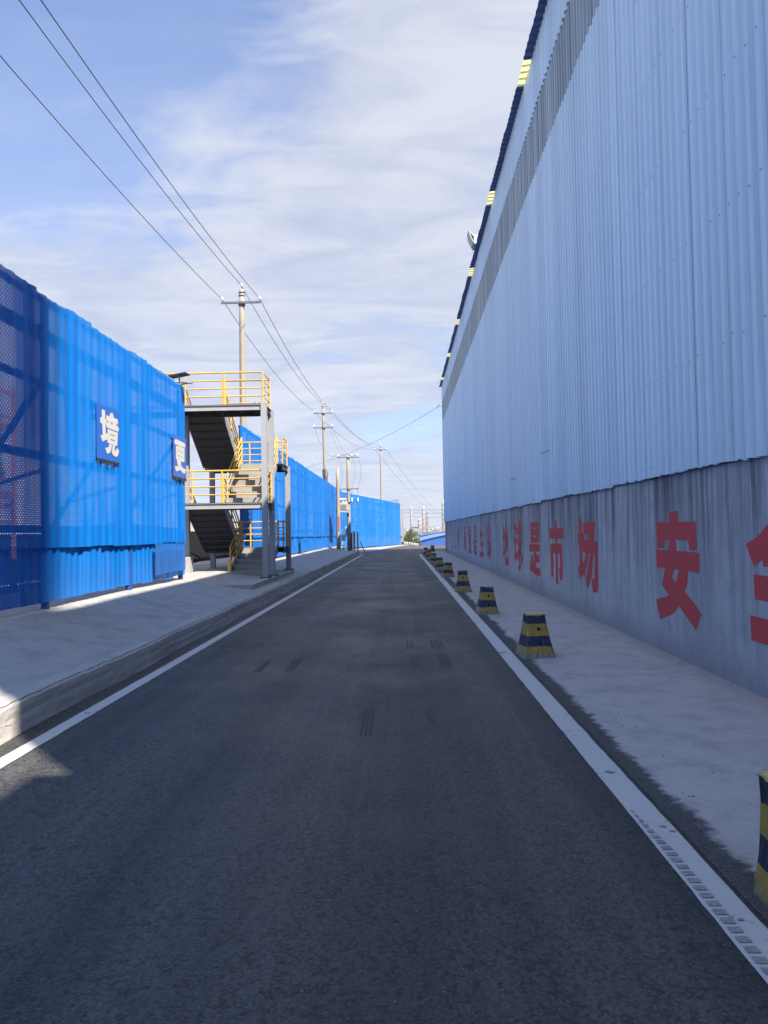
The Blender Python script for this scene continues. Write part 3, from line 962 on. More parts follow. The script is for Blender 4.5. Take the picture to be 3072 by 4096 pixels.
# painted characters: outlines in wall coordinates (along the wall, height), holes by containment
GLYPHS = json.loads('''{"an":[[[8.93,1.784],[8.64,1.792],[8.63,1.655],[8.12,1.654],[8.12,1.332],[8.33,1.331],[8.35,1.433],[8.71,1.44],[8.79,1.435],[8.71,1.403],[8.72,1.309],[8.05,1.301],[8.06,1.074],[8.37,1.079],[8.42,0.925],[8.49,0.828],[8.24,0.727],[8.04,0.618],[8.2,0.415],[8.67,0.639],[8.9,0.517],[9.32,0.404],[9.46,0.645],[8.99,0.738],[9.22,0.856],[9.1,1.079],[9.4,1.074],[9.41,1.306],[8.98,1.302],[8.94,1.438],[9.12,1.431],[9.13,1.33],[9.35,1.337],[9.36,1.659],[8.9,1.654]],[[8.81,1.08],[8.66,1.079],[8.75,0.924],[8.87,0.968]]],"quan":[[[6.4,1.684],[6.54,1.61],[6.74,1.493],[6.96,1.42],[6.82,1.204],[6.66,1.283],[6.64,1.218],[6.57,1.22]],[[6.83,1.132],[6.57,1.136],[6.58,0.906],[6.75,0.901],[6.81,0.9]],[[6.92,0.736],[6.6,0.74],[6.61,0.513],[6.92,0.502]]],"chang":[[[13.44,1.795],[13.24,1.791],[13.21,1.507],[13.11,1.507],[13.12,1.705],[12.3,1.706],[12.45,1.365],[12.18,1.373],[12.2,0.593],[12.27,0.496],[12.55,0.467],[12.62,0.706],[12.45,0.717],[12.37,1.144],[12.47,1.148],[12.59,0.78],[12.87,0.504],[13.04,0.633],[12.68,1.142],[12.76,1.157],[13.1,0.682],[13.21,0.751],[13.44,0.646],[13.56,0.87],[13.42,0.909],[13.42,1.281],[13.49,1.284],[13.54,1.498],[13.43,1.509]],[[13.05,1.489],[12.75,1.491],[12.74,1.387],[13.05,1.384]],[[13.21,1.278],[13.14,1.157],[12.97,1.147],[13.13,0.96],[13.23,1.017]]],"shi":[[[15.53,1.753],[15.42,1.784],[15.32,1.75],[15.28,1.608],[14.73,1.609],[14.73,1.387],[15.28,1.381],[15.29,1.285],[14.88,1.278],[14.86,1.072],[14.87,0.607],[14.92,0.535],[15.13,0.512],[15.23,0.752],[15.09,0.764],[15.1,1.064],[15.29,1.067],[15.3,0.407],[15.53,0.395],[15.53,1.06],[15.75,1.062],[15.78,0.549],[15.99,0.518],[16.02,1.054],[16.02,1.261],[15.48,1.282],[15.49,1.379],[16.07,1.384],[16.04,1.602],[15.57,1.605]]],"is":[[[18.43,1.775],[17.35,1.767],[17.36,1.27],[18.48,1.252]],[[18.16,1.63],[17.61,1.617],[17.61,1.587],[18.16,1.599]],[[18.18,1.44],[17.63,1.433],[17.64,1.397],[18.19,1.409]],[[18.65,1.215],[17.29,1.225],[17.28,1.051],[18.65,1.02]],[[18.04,1.029],[17.79,1.032],[17.76,0.969],[17.34,0.973],[17.36,0.781],[17.82,0.755],[17.86,0.687],[17.62,0.641],[17.25,0.64],[17.3,0.45],[17.8,0.452],[18.36,0.503],[18.61,0.543],[18.64,0.649],[18.4,0.938],[18.19,0.94],[18.23,0.753],[18.1,0.738]]],"jing":[[[12.31,3.824],[12.37,3.845],[12.45,3.836],[12.46,3.688],[12.5,3.677],[12.51,3.619],[12.47,3.6],[12.48,3.434],[12.56,3.438],[12.56,3.34],[12.34,3.267],[12.25,3.366],[12.35,3.393],[12.33,3.579],[12.25,3.595],[12.24,3.679],[12.32,3.702]],[[12.5,3.763],[12.65,3.766],[12.66,3.813],[12.75,3.851],[12.81,3.824],[12.83,3.768],[13.02,3.765],[13.03,3.684],[12.92,3.658],[13.04,3.632],[13.07,3.583],[13.04,3.538],[12.53,3.541],[12.49,3.584],[12.5,3.618]],[[12.52,3.672],[12.58,3.663],[12.6,3.636],[12.53,3.644]],[[12.71,3.676],[12.78,3.667],[12.77,3.633],[12.72,3.642]],[[12.55,3.524],[13.02,3.518],[12.98,3.261],[12.54,3.273]],[[12.68,3.445],[12.88,3.443],[12.88,3.429],[12.68,3.432]],[[12.68,3.359],[12.88,3.354],[12.88,3.339],[12.68,3.345]],[[12.63,3.264],[12.74,3.262],[12.71,3.149],[12.64,3.103],[12.53,3.07],[12.44,3.167],[12.59,3.201]],[[12.77,3.263],[12.88,3.262],[12.86,3.173],[12.91,3.169],[12.94,3.215],[12.99,3.228],[13.06,3.182],[13.0,3.082],[12.93,3.059],[12.8,3.066],[12.73,3.112]]],"geng":[[[16.33,3.817],[16.41,3.848],[17.1,3.827],[17.14,3.798],[17.13,3.721],[16.36,3.716],[16.3,3.755]],[[16.41,3.695],[16.67,3.703],[16.68,3.715],[16.79,3.718],[16.8,3.702],[17.07,3.707],[17.06,3.369],[16.97,3.353],[16.79,3.359],[16.8,3.248],[16.95,3.208],[17.16,3.199],[17.13,3.107],[17.05,3.083],[16.86,3.098],[16.72,3.153],[16.58,3.108],[16.41,3.087],[16.31,3.193],[16.55,3.225],[16.47,3.324],[16.5,3.36],[16.4,3.383]],[[16.54,3.598],[16.66,3.599],[16.68,3.583],[16.54,3.584]],[[16.79,3.59],[16.91,3.6],[16.91,3.579],[16.79,3.576]],[[16.54,3.481],[16.69,3.481],[16.69,3.471],[16.53,3.464]],[[16.79,3.478],[16.92,3.478],[16.92,3.464],[16.79,3.461]]]}''')


def inside(p, poly):
    c = False
    for (x0, y0), (x1, y1) in zip(poly, poly[1:] + poly[:1]):
        if (y0 > p[1]) != (y1 > p[1]) and p[0] < (x1 - x0) * (p[1] - y0) / (y1 - y0) + x0:
            c = not c
    return c


def glyph_mesh(loops, X, b, flip=False):
    holes = {}
    outer = []
    for i, l in enumerate(loops):
        par = [j for j, q in enumerate(loops) if j != i and inside(l[0], q)]
        if par:
            holes.setdefault(par[0], []).append(l)
        else:
            outer.append((i, l))
    for n_, (i, l) in enumerate(outer):
        polys = [l] + holes.get(i, [])
        flat = [p for q in polys for p in q]
        x_ = X + (0.0009 * n_ if flip else -0.0009 * n_)
        tri = tessellate_polygon([[Vector((p[0], p[1], 0)) for p in q] for q in polys])
        vs = [(x_, p[0], p[1]) for p in flat]
        fs = []
        for t in tri:
            a, b_, c = (Vector(vs[k_]) for k_ in t)
            nx = (b_ - a).cross(c - a).x
            good = nx > 0 if flip else nx < 0
            fs.append(tuple(t) if good else tuple(reversed(t)))
        b.add(vs, fs)


q = GLYPHS['quan']                             # mirror the visible half of the last character about its axis
axis = q[0][0][0]
full = []
for l in q:
    half = [p for p in l if p[0] >= axis - 0.001]
    if l is q[0]:
        body = l[:-1] + [(axis, l[-1][1])]
        full.append(body + [(2 * axis - a, b_) for a, b_ in reversed(body[1:-1])])
    else:
        L = max(p[0] for p in l)
        lf = sorted([p for p in l if p[0] > axis + 0.15], key=lambda p: -p[1])
        zt, zb_ = lf[0][1], lf[-1][1]
        full.append([(L, zt), (2 * axis - L, zt - 0.01), (2 * axis - L - 0.01, zb_), (L - 0.01, zb_)])
full.append([(axis + .10, 1.20), (axis - .10, 1.20), (axis - .10, 0.55), (axis + .10, 0.55)])
GLYPHS['quan'] = full


def char(loops, m_, X=WALL_X - 0.003):
    b = MB()
    glyph_mesh(loops, X, b)
    return b.build('painted_character', m_, cwall)


for nm in ('an', 'quan', 'chang', 'shi', 'is'):
    char(GLYPHS[nm], M['red'] if nm != 'is' else M['red'])

# the farther characters, as broad brush strokes in a unit box (x along the wall left to right, y up)
STROKES = {
 'di': [((.0, .68), (.36, .68), .11), ((.18, .95), (.18, .30), .12), ((.0, .22), (.38, .34), .12), ((.38, .55), (.95, .72), .12), ((.46, .85), (.46, .12), .12), ((.68, 1.0), (.68, .30), .12), ((.93, .70), (.93, .38), .12), ((.46, .07), (1.0, .07), .14), ((.96, .05), (.96, .22), .1)],
 'qiu': [((.0, .88), (.36, .88), .1), ((.0, .58), (.36, .58), .1), ((.18, .88), (.18, .26), .12), ((.0, .2), (.4, .3), .11), ((.4, .78), (1., .78), .12), ((.7, 1.), (.7, .0), .13), ((.45, .6), (.62, .48), .1), ((.42, .18), (.66, .46), .11), ((.74, .46), (1., .16), .12), ((.82, .96), (.96, .86), .1), ((.96, .62), (.74, .46), .1), ((.55, .02), (.7, .02), .1)],
 'ming': [((.5, 1.), (.02, .70), .13), ((.5, 1.), (.98, .70), .13), ((.3, .66), (.7, .66), .11), ((.12, .52), (.12, .12), .12), ((.42, .52), (.42, .12), .12), ((.12, .50), (.42, .50), .11), ((.12, .16), (.42, .16), .11), ((.58, .52), (.95, .52), .12), ((.62, .52), (.62, .0), .13), ((.92, .52), (.92, .2), .12), ((.78, .2), (.95, .2), .1)],
 'sheng': [((.25, .95), (.08, .58), .12), ((.2, .74), (.95, .74), .13), ((.55, 1.), (.55, .08), .14), ((.14, .42), (.9, .42), .13), ((.0, .06), (1., .06), .15)],
 'is2': [((.2, .96), (.8, .96), .1), ((.2, .80), (.8, .80), .09), ((.2, .64), (.8, .64), .1), ((.22, .98), (.22, .62), .13), ((.78, .98), (.78, .62), .13), ((.0, .48), (1., .48), .12), ((.5, .48), (.5, .12), .13), ((.5, .28), (.92, .28), .11), ((.25, .38), (.05, .02), .13), ((.2, .18), (1., .03), .14)],
 'liang': [((.22, .97), (.78, .97), .08), ((.22, .86), (.78, .86), .07), ((.22, .75), (.78, .75), .08), ((.24, .98), (.24, .74), .12), ((.76, .98), (.76, .74), .12), ((.0, .64), (1., .64), .08), ((.2, .53), (.8, .53), .08), ((.2, .43), (.8, .43), .07), ((.2, .33), (.8, .33), .08), ((.22, .55), (.22, .31), .12), ((.78, .55), (.78, .31), .12), ((.5, .55), (.5, .05), .11), ((.12, .2), (.88, .2), .08), ((.0, .05), (1., .05), .12)],
 'zhi': [((.9, 1.), (.12, .90), .1), ((.16, .92), (.02, .02), .12), ((.2, .72), (.98, .72), .1), ((.56, .9), (.56, .55), .12), ((.32, .55), (.85, .55), .09), ((.34, .55), (.34, .2), .12), ((.83, .55), (.83, .2), .12), ((.58, .44), (.5, .18), .11), ((.5, .2), (.2, .0), .11), ((.62, .16), (.98, .0), .12)],
 'ghost_a': [((.5, 1.), (.5, .35), .5), ((.2, .6), (.8, .55), .2), ((.6, .2), (.6, .0), .4)],
 'ghost_b': [((.5, 1.), (.4, .3), .16), ((.2, .25), (.9, .0), .2), ((.2, .7), (.75, .68), .14)],
 'ghost_c': [((.3, .9), (.35, .5), .2), ((.7, .6), (.5, .2), .22), ((.2, .1), (.9, .0), .3)],
 'ghost_d': [((.5, 1.), (.5, .25), .38), ((.15, .75), (.9, .72), .16), ((.3, .2), (.75, .0), .25), ((.2, .5), (.85, .46), .16)],
}


def stroke_char(key, ya, yb, zt, zb_, m_):
    b = MB()
    for i, ((x0, y0), (x1, y1), t) in enumerate(STROKES[key]):
        sx, sz = (yb - ya), (zt - zb_)
        p0 = (ya + x0 * sx, zb_ + y0 * sz); p1 = (ya + x1 * sx, zb_ + y1 * sz)
        d = Vector((p1[0] - p0[0], p1[1] - p0[1], 0)).normalized()
        nrm = Vector((-d.y, d.x, 0)) * t * 0.5 * (abs(sx) if abs(d.x) < 0.6 else sz) * 1.15
        X = WALL_X - 0.003 - 0.0009 * i
        vs = [(X, p0[0] + nrm.x, p0[1] + nrm.y), (X, p1[0] + nrm.x, p1[1] + nrm.y), (X, p1[0] - nrm.x, p1[1] - nrm.y), (X, p0[0] - nrm.x, p0[1] - nrm.y)]
        a, c, e = Vector(vs[0]), Vector(vs[1]), Vector(vs[2])
        f_ = (0, 1, 2, 3) if (c - a).cross(e - a).x < 0 else (3, 2, 1, 0)
        b.add(vs, [f_])
    return b.build('painted_character', m_, cwall)


for key, ya, yb, zt, zb_, m_ in (
        ('di', 23.57, 22.40, 1.79, 0.48, 'red_faded'), ('qiu', 21.2, 19.8, 1.84, 0.48, 'red_faded'), ('ming', 27.93, 26.74, 1.81, 0.46, 'red_faded'),
        ('sheng', 30.47, 29.15, 1.74, 0.50, 'red_faded'), ('is2', 33.08, 31.63, 1.80, 0.45, 'red_faded'), ('liang', 35.63, 34.2, 1.76, 0.49, 'red_faded'),
        ('zhi', 38.22, 36.9, 1.79, 0.55, 'red_faded'), ('ghost_d', 42.8, 41.1, 1.73, 0.57, 'red_faded'), ('ghost_c', 45.1, 43.6, 1.25, 0.53, 'red_ghost'),
        ('ghost_b', 47.5, 46.3, 1.6, 0.47, 'red_ghost'), ('ghost_a', 53.9, 52.3, 1.73, 0.49, 'red_ghost')):
    stroke_char(key, ya, yb, zt, zb_, M[m_])

# lower shed, and a shaft added for its shadow, beyond the warehouse's near end (behind the camera; they cast the shade on the left)
ls = thing('low_shed', (18, -18, 0), 'lower pale blue shed behind the camera beside the warehouse end', 'shed')
b = MB()
b.box(WALL_X, 33, -36, -1.27, -0.05, 8.3)
b.build('walls', M['clad'], ls)
b = MB()
b.add([(3.1, -36.3, 8.40), (3.1, -1.25, 8.40), (18, -1.25, 9.6), (18, -36.3, 9.6)], [(0, 3, 2, 1)])
b.add([(18, -36.3, 9.6), (18, -1.25, 9.6), (33.3, -1.25, 8.2), (33.3, -36.3, 8.2)], [(0, 3, 2, 1)])
b.box(3.1, 3.16, -36.3, -1.25, 8.06, 8.38)
b.build('roof', M['roof'], ls)
fl = MB()
fl.lathe([(1.3, 0), (0.62, 63.0), (0.7, 63.2), (0.7, 64.0)], (29.5, -27.5, -0.05), 20)
tag(fl.build('occluder', M['pole'], smooth=True), 'tall tapering shaft added out of view behind the camera to shade the near fence', 'occluder')

# ------------------------------------------------------------------ bollards
bo = thing('bollard', (1.655, 9.05, 0), 'yellow and navy striped concrete bollard with a chipped top corner, second nearest', 'bollard', 'striped bollards along the right road edge')
b = MB()
br_ = random.Random(4)
levels = [0.0, 0.03, 0.08, 0.14, 0.20, 0.27, 0.35, 0.42, 0.48, 0.525, 0.54]
NB = 40


def boll_r(z):
    t = z / 0.54
    return 0.112 + 0.100 * (1 - t) ** 1.55


def sq(a, hw, r):
    c, s_ = math.cos(a), math.sin(a)
    e = 16.0
    k_ = (abs(c) ** e + abs(s_) ** e) ** (-1 / e)
    return hw * k_ * c, hw * k_ * s_


rings = []
for li, z in enumerate(levels):
    hw = boll_r(z) * (0.95 if li == len(levels) - 1 else 1.0)
    ring = []
    for j in range(NB):
        a = 2 * math.pi * j / NB + math.pi / NB
        x, y = sq(a, hw, 0)
        jt = 0.0035 if li not in (0, 1) else 0.007
        ring.append((1.655 + x * 1.0 + br_.uniform(-jt, jt), 9.05 + y + br_.uniform(-jt, jt), z + (br_.uniform(-.004, .004) if 0 < li < 9 else 0)))
    rings.append(ring)
vs = [p for r_ in rings for p in r_]
fs = [(i * NB + j, i * NB + (j + 1) % NB, (i + 1) * NB + (j + 1) % NB, (i + 1) * NB + j) for i in range(len(levels) - 1) for j in range(NB)]
fs.append(tuple((len(levels) - 1) * NB + j for j in range(NB)))
b.add(vs, fs)
b.build('block', M['bollard'], bo)
for (zc, r_) in ((0.355, 0.022), (0.185, 0.018)):
    for sgn in (-1,):
        h = MB()
        t = []
        for j in range(12):
            a = 2 * math.pi * j / 12
            zz_ = zc + r_ * math.sin(a)
            t.append((1.655 + 0.01 + r_ * math.cos(a), 9.05 + sgn * (boll_r(zz_) + 0.0045), zz_))
        h.add(t, [tuple(range(12))])
        h.build('socket_hole', M['hole'], bo)
bo.rotation_euler = (0, 0, R(7))
spots = [
    (1.70, 3.00, 'nearest striped bollard, cut off by the photo\'s right edge', -4),
    (1.60, 13.68, 'striped bollard next beyond the chipped one, clear of the others', 3),
    (1.57, 18.55, 'fourth striped bollard, level with the wide gap in the red slogan', -3),
    (1.55, 24.45, 'fifth striped bollard, half overlapping the smaller one behind it', 6),
    (1.51, 28.5, 'sixth striped bollard, in front of the closely spaced far ones', -6),
    (1.525, 34.8, 'seventh striped bollard, standing just before the far huddle of three', 5),
    (1.515, 39.9, 'striped bollard hidden partly by the one in front, near the line\'s far end', -5),
    (1.475, 44.4, 'farthest striped bollard on the line, leftmost of the far huddle', 2),
    (2.235, 53.2, 'striped bollard set back beside the warehouse\'s far corner', 14),
]
for x, y, lab, rot in spots:
    s_ = 1 + 0.05 * math.sin(y * 2.1)
    q = dup(bo, (x, y, 0.002), lab, R(rot), (s_, 1 + 0.04 * math.sin(y), 1 + 0.05 * math.cos(y * 1.7)))
    q.rotation_euler = (R(rot * 0.25), R(-9.0 if y < 4 else rot * 0.3), R(rot))
    if y < 4:
        q.location.z = 0.02

# ------------------------------------------------------------------ perforated dust fences
def folded(p0, p1, z0a, z1a, z0b, z1b, pitch=0.30, depth=0.022, ragtop=0.0, ragbot=0.0, seed=1, bulge=0.007):
    b = MB()
    p0, p1 = Vector(p0), Vector(p1)
    L = (p1 - p0).length
    d = (p1 - p0) / L
    nrm = Vector((d.y, -d.x))
    if nrm.x < 0 and abs(nrm.x) > abs(nrm.y):
        nrm = -nrm
    rr = random.Random(seed)
    n = int(L / (pitch / 4))
    nz = 6
    base = [0, 0, 1, 1]
    tops = []
    cur_t = cur_b = 0.0
    rows = []
    pan_off = 0.0
    for i in range(n + 1):
        s_ = i * L / n
        if i % 12 == 0:
            pan_off = rr.uniform(-0.018, 0.018)
            cur_t = rr.uniform(-ragtop, ragtop); cur_b = rr.uniform(-ragbot, ragbot)
        k_ = base[i % 4] * depth + pan_off
        f = s_ / L
        z0 = z0a + (z0b - z0a) * f + cur_b
        z1 = z1a + (z1b - z1a) * f + cur_t - (0.015 if i % 12 == 6 else 0)
        col = []
        for j in range(nz + 1):
            z = z0 + (z1 - z0) * j / nz
            o = k_ + bulge * math.sin(s_ * 1.3 + j * 1.1 + seed)
            q_ = p0 + d * s_ + nrm * o
            col.append((q_.x, q_.y, z))
        rows.append(col)
    vs = [p for c in rows for p in c]
    w_ = nz + 1
    b.add(vs, [(i * w_ + j, (i + 1) * w_ + j, (i + 1) * w_ + j + 1, i * w_ + j + 1) for i in range(n) for j in range(nz)])
    return b


def fence(label, p0, p1, zg, ztop0, ztop1, zb0, zb1, post_every, seed, skirt=True, brace=True, first=0.6, back=(-1, 0)):
    root = thing('dust_fence', (p0[0], p0[1], zg), label, 'fence', 'perforated blue dust fences')
    zs = zb0 + 0.80
    folded(p0, p1, zs if skirt else zb0, ztop0, (zb1 + 0.80) if skirt else zb1, ztop1, ragtop=0.022, ragbot=0.014 if skirt else 0.03, seed=seed).build('net_panel', M['net'], root)
    v0, v1 = Vector(p0), Vector(p1)
    d = (v1 - v0).normalized()
    bk_ = Vector(back).normalized()
    if skirt:
        q0, q1 = v0 + bk_ * 0.045, v1 + bk_ * 0.045
        folded(q0, q1, zb0, zs + 0.05, zb1, zb1 + 0.85, ragbot=0.015, seed=seed + 9, pitch=0.22, depth=0.015, bulge=0.004).build('skirt_panel', M['net_skirt'], root)
    L = (v1 - v0).length
    n = int((L - first) / post_every)
    for rail in (0.35, 1.2, 2.32, 3.44, 4.2):
        r_ = MB()
        f0 = (ztop0 - zg) / 4.72
        f1 = (ztop1 - zg) / 4.72
        a = v0 + bk_ * 0.18; c = v1 + bk_ * 0.18
        r_.bar((a.x, a.y, zg + rail * f0), (c.x, c.y, zg + rail * f1), 0.06, 0.10 if rail < 4 else 0.2)
        r_.build('rail', M['net_dark'], root)
    hm = MB()
    a = v0 + bk_ * 0.05; c = v1 + bk_ * 0.05
    hm.bar((a.x, a.y, ztop0 - 0.07), (c.x, c.y, ztop1 - 0.07), 0.03, 0.09)
    hm.build('top_rail', M['net_dark'], root)
    for i in range(n + 1):
        q_ = v0 + d * min(L - 0.1, first + i * post_every) + bk_ * 0.10
        zt = ztop0 + (ztop1 - ztop0) * (first + i * post_every) / L
        pb = MB()
        pb.tube([(q_.x, q_.y, zg - 0.05), (q_.x, q_.y, zt - 0.08)], 0.06, 10)
        pb.build('post', M['net_dark'], root)
        if brace:
            e = q_ + bk_ * 2.4
            bb = MB()
            bb.bar((q_.x, q_.y, zt - 1.2), (e.x, e.y, zg), 0.07, 0.07)
            bb.bar((q_.x, q_.y, zt - 2.6), ((q_.x + e.x) / 2, (q_.y + e.y) / 2, zg + (zt - 1.2 - zg) / 2), 0.05, 0.05)
            bb.build('brace', M['net_dark'], root)
    return root


nf = fence('near blue perforated fence with two white character signs on it', (FENCE_X, -6.0), (FENCE_X, 17.28), 0.52, 5.235, 5.235, 0.63, 0.63, 3.28, 3, first=3.5)
# torn seam and pale patch near the fence's end
pt = MB()
pt.add([(FENCE_X + 0.065, 14.95, 0.76), (FENCE_X + 0.065, 17.05, 0.76), (FENCE_X + 0.065, 17.05, 1.40), (FENCE_X + 0.065, 14.95, 1.42)], [(0, 1, 2, 3)])
pt.build('mended_patch', M['patch'], nf)
fm = fence('middle blue perforated fence running from the stair to the transformer', (FENCE_X, 23.35), (FENCE_X, 63.4), 0.50, 5.235, 5.25, 0.66, 0.45, 3.3, 17, first=0.5, brace=False)
ff = fence('far blue perforated fence turning across behind the transformer', (FENCE_X + 0.05, 63.5), (-0.13, 84.0), 0.02, 5.2, 4.88, 0.16, 0.04, 2.45, 29, first=0.4, skirt=False, brace=True, back=(-0.9, 0.35))


def sign(key, y0, y1, z0, z1, label):
    s_ = thing('sign_board', (FENCE_X + 0.08, (y0 + y1) / 2, z0), label, 'sign', 'character signs on the near fence')
    b = MB()
    b.box(FENCE_X + 0.048, FENCE_X + 0.056, y0, y1, z0, z1)
    b.build('board', M['sign'], s_)
    fr = MB()
    fr.bar((FENCE_X + 0.02, y0 + 0.02, z0 + 0.15), (FENCE_X + 0.02, y1 - 0.02, z0 + 0.15), 0.03, 0.03)
    for i in range(7):
        fr.bar((FENCE_X + 0.05, y0 + 0.06 + i * (y1 - y0 - .12) / 6, z0 + 0.02), (FENCE_X + 0.045, y0 + 0.07 + i * (y1 - y0 - .12) / 6, z0 - rnd.uniform(0.02, 0.07)), 0.05, 0.02)
    fr.build('torn_edge', M['darkgrey'], s_)
    c = MB()
    glyph_mesh(GLYPHS[key], FENCE_X + 0.0600, c, True)
    c.build('lettering', M['white'], s_)


sign('jing', 12.12, 13.12, 2.955, 3.935, 'square blue sign with a white Chinese character in the middle of the near fence')
sign('geng', 16.24, 17.22, 2.955, 3.945, 'square blue sign with a white Chinese character at the near fence\'s end by the stair')


def lamp(x, y, z, label, s_=1.0):
    r_ = thing('solar_lamp', (x, y, z), label, 'lamp', 'solar lamps on the fence tops')
    b = MB()
    b.bar((x - 0.3 * s_, y, z + 0.24), (x + 0.32 * s_, y - 0.05, z + 0.30), 0.42 * s_, 0.03)
    b.build('solar_panel', M['solar'], r_)
    b = MB()
    b.tube([(x, y, z - 0.1), (x, y, z + 0.24)], 0.022, 8)
    b.bar((x, y, z + 0.05), (x + 0.30 * s_, y - 0.1, z + 0.06), 0.05, 0.04)
    b.build('bracket', M['steel'], r_)
    b = MB()
    b.bar((x + 0.15 * s_, y - 0.12, z + 0.10), (x + 0.5 * s_, y - 0.12, z + 0.06), 0.16, 0.05)
    b.build('lamp_head', M['grey'], r_)


lamp(-5.36, 17.1, 5.22, 'dark solar lamp on the near fence\'s top corner by the stair', 0.7)
lamp(-0.72, 82.6, 4.95, 'dark solar lamp on the far fence\'s right end', 1.5)

# ------------------------------------------------------------------ steel stair
st = thing('steel_stair', (-5.0, 21.0, 0.38), 'grey two storey steel switchback stair with yellow railings', 'staircase')


def beams(lst, name, m_='grey'):
    for p0, p1, a, c in lst:
        b = MB()
        b.ibeam(p0, p1, a, c)
        b.build(name, M[m_], st)


XR, XL = -3.74, -5.86
YF, YB = 19.40, 20.42
YL0, YL1 = 22.35, 23.35
for (x, y, zt) in ((XR, YF, 5.20), (XR, YB, 5.17), (XR, YL1, 3.80), (-6.25, YL1, 3.80), (XL - 0.35, YB, 5.05)):
    b = MB()
    b.box(x - 0.075, x + 0.075, y - 0.075, y + 0.075, 0.385, zt)
    colm = b.build('column', M['grey'], st)
    b = MB()
    b.box(x - 0.15, x + 0.15, y - 0.15, y + 0.15, 0.386, 0.405)
    for sx in (-0.115, 0.115):
        for sy in (-0.115, 0.115):
            b.lathe([(0.016, 0), (0.016, 0.03)], (x + sx, y + sy, 0.404), 6)
    b.build('base_plate', M['darkgrey'], colm)
b = MB()
b.box(XL - 0.47, XL - 0.23, YB - 0.14, YB + 0.14, 0.3, 0.97)
b.build('column_base', M['pave'], st)
# floor frames and decks
for z, xl in ((5.17, -9.0), (2.46, -6.2)):
    b = MB()
    b.box(xl, XR + 0.02, YF - 0.03, YB + 0.05, z - 0.012, z + 0.006)
    b.build('deck', M['darkgrey'], st)
    beams([((xl, YF - 0.02, z - 0.088), (XR - 0.09, YF - 0.02, z - 0.088), 0.08, 0.15)], 'floor_beam')
    beams([((xl, YB, z - 0.09), (XR - 0.09, YB, z - 0.09), 0.08, 0.15), ((XR, YF + 0.09, z - 0.09), (XR, YB - 0.09, z - 0.09), 0.08, 0.15)], 'floor_beam', 'darkgrey')
    for i in range(6):
        x = XR - 0.35 - i * 0.44
        if x > xl:
            b = MB()
            b.bar((x, YF + 0.05, z - 0.05), (x, YB - 0.05, z - 0.05), 0.04, 0.06)
            b.build('joist', M['darkgrey'], st)
for z in (3.80, 1.16):
    b = MB()
    b.box(-6.3, XR, YL0 - 0.05, YL1 + 0.05, z - 0.012, z + 0.006)
    b.build('landing', M['darkgrey'], st)
    beams([((-6.3, YL1, z - 0.10), (XR - 0.09, YL1, z - 0.10), 0.08, 0.16), ((XR, YL0, z - 0.10), (XR, YL1 - 0.09, z - 0.10), 0.08, 0.16)], 'floor_beam', 'darkgrey')


def flight(x0, x1, ya, yb, za, zb_, n):
    fl_ = MB()
    ry, rz = (yb - ya) / n, (zb_ - za) / n
    for i in range(n):
        y_ = ya + ry * i
        z_ = za + rz * (i + 1)
        yy = sorted((y_, y_ + ry))
        fl_.box(x0 + 0.03, x1 - 0.03, yy[0], yy[1], z_ - 0.02, z_)
        fl_.add([(x0 + 0.03, y_, z_ - rz), (x1 - 0.03, y_, z_ - rz), (x1 - 0.03, y_, z_ - 0.021), (x0 + 0.03, y_, z_ - 0.021)], [(0, 1, 2, 3)])
    sg = 1 if yb > ya else -1
    f = fl_.build('flight', M['step'], st)
    b = MB()
    o = 0.10
    b.add([(x0 + .03, ya, za - o), (x1 - .03, ya, za - o), (x1 - .03, yb, zb_ - o), (x0 + .03, yb, zb_ - o)], [(0, 1, 2, 3)])
    for i in range(n + 1):
        t = i / n
        b.bar((x0 + .04, ya + (yb - ya) * t, za + (zb_ - za) * t - o - 0.03), (x1 - .04, ya + (yb - ya) * t, za + (zb_ - za) * t - o - 0.03), 0.05, 0.05)
    b.build('soffit', M['darkgrey'], f)
    for x in (x0, x1):
        b = MB()
        b.bar((x, ya - sg * 0.06, za - 0.02), (x, yb + sg * 0.02, zb_ + 0.0), 0.012, 0.24)
        b.build('stringer', M['grey'], f)


flight(-5.05, -3.92, 20.75, YL0, 0.385, 1.16, 5)
flight(-6.25, -5.12, YL0, YB + 0.02, 1.16, 2.46, 7)
flight(-5.05, -3.92, YB + 0.05, YL0, 2.46, 3.80, 7)
flight(-6.25, -5.12, YL0, YB + 0.02, 3.80, 5.17, 7)


def railing(pts, h=0.88, posts=None, r=0.024, mid=3):
    b = MB()
    pts = [Vector(p) for p in pts]
    for k_ in range(mid + 1):
        z = h * (1 - k_ / (mid + 1))
        b.tube([p + Vector((0, 0, z)) for p in pts], r if k_ == 0 else r * 0.75, 8)
    for p in (posts or pts):
        b.tube([Vector(p), Vector(p) + Vector((0, 0, h + 0.001))], r * 1.05, 8)
    b.build('railing', M['yellow'], st)


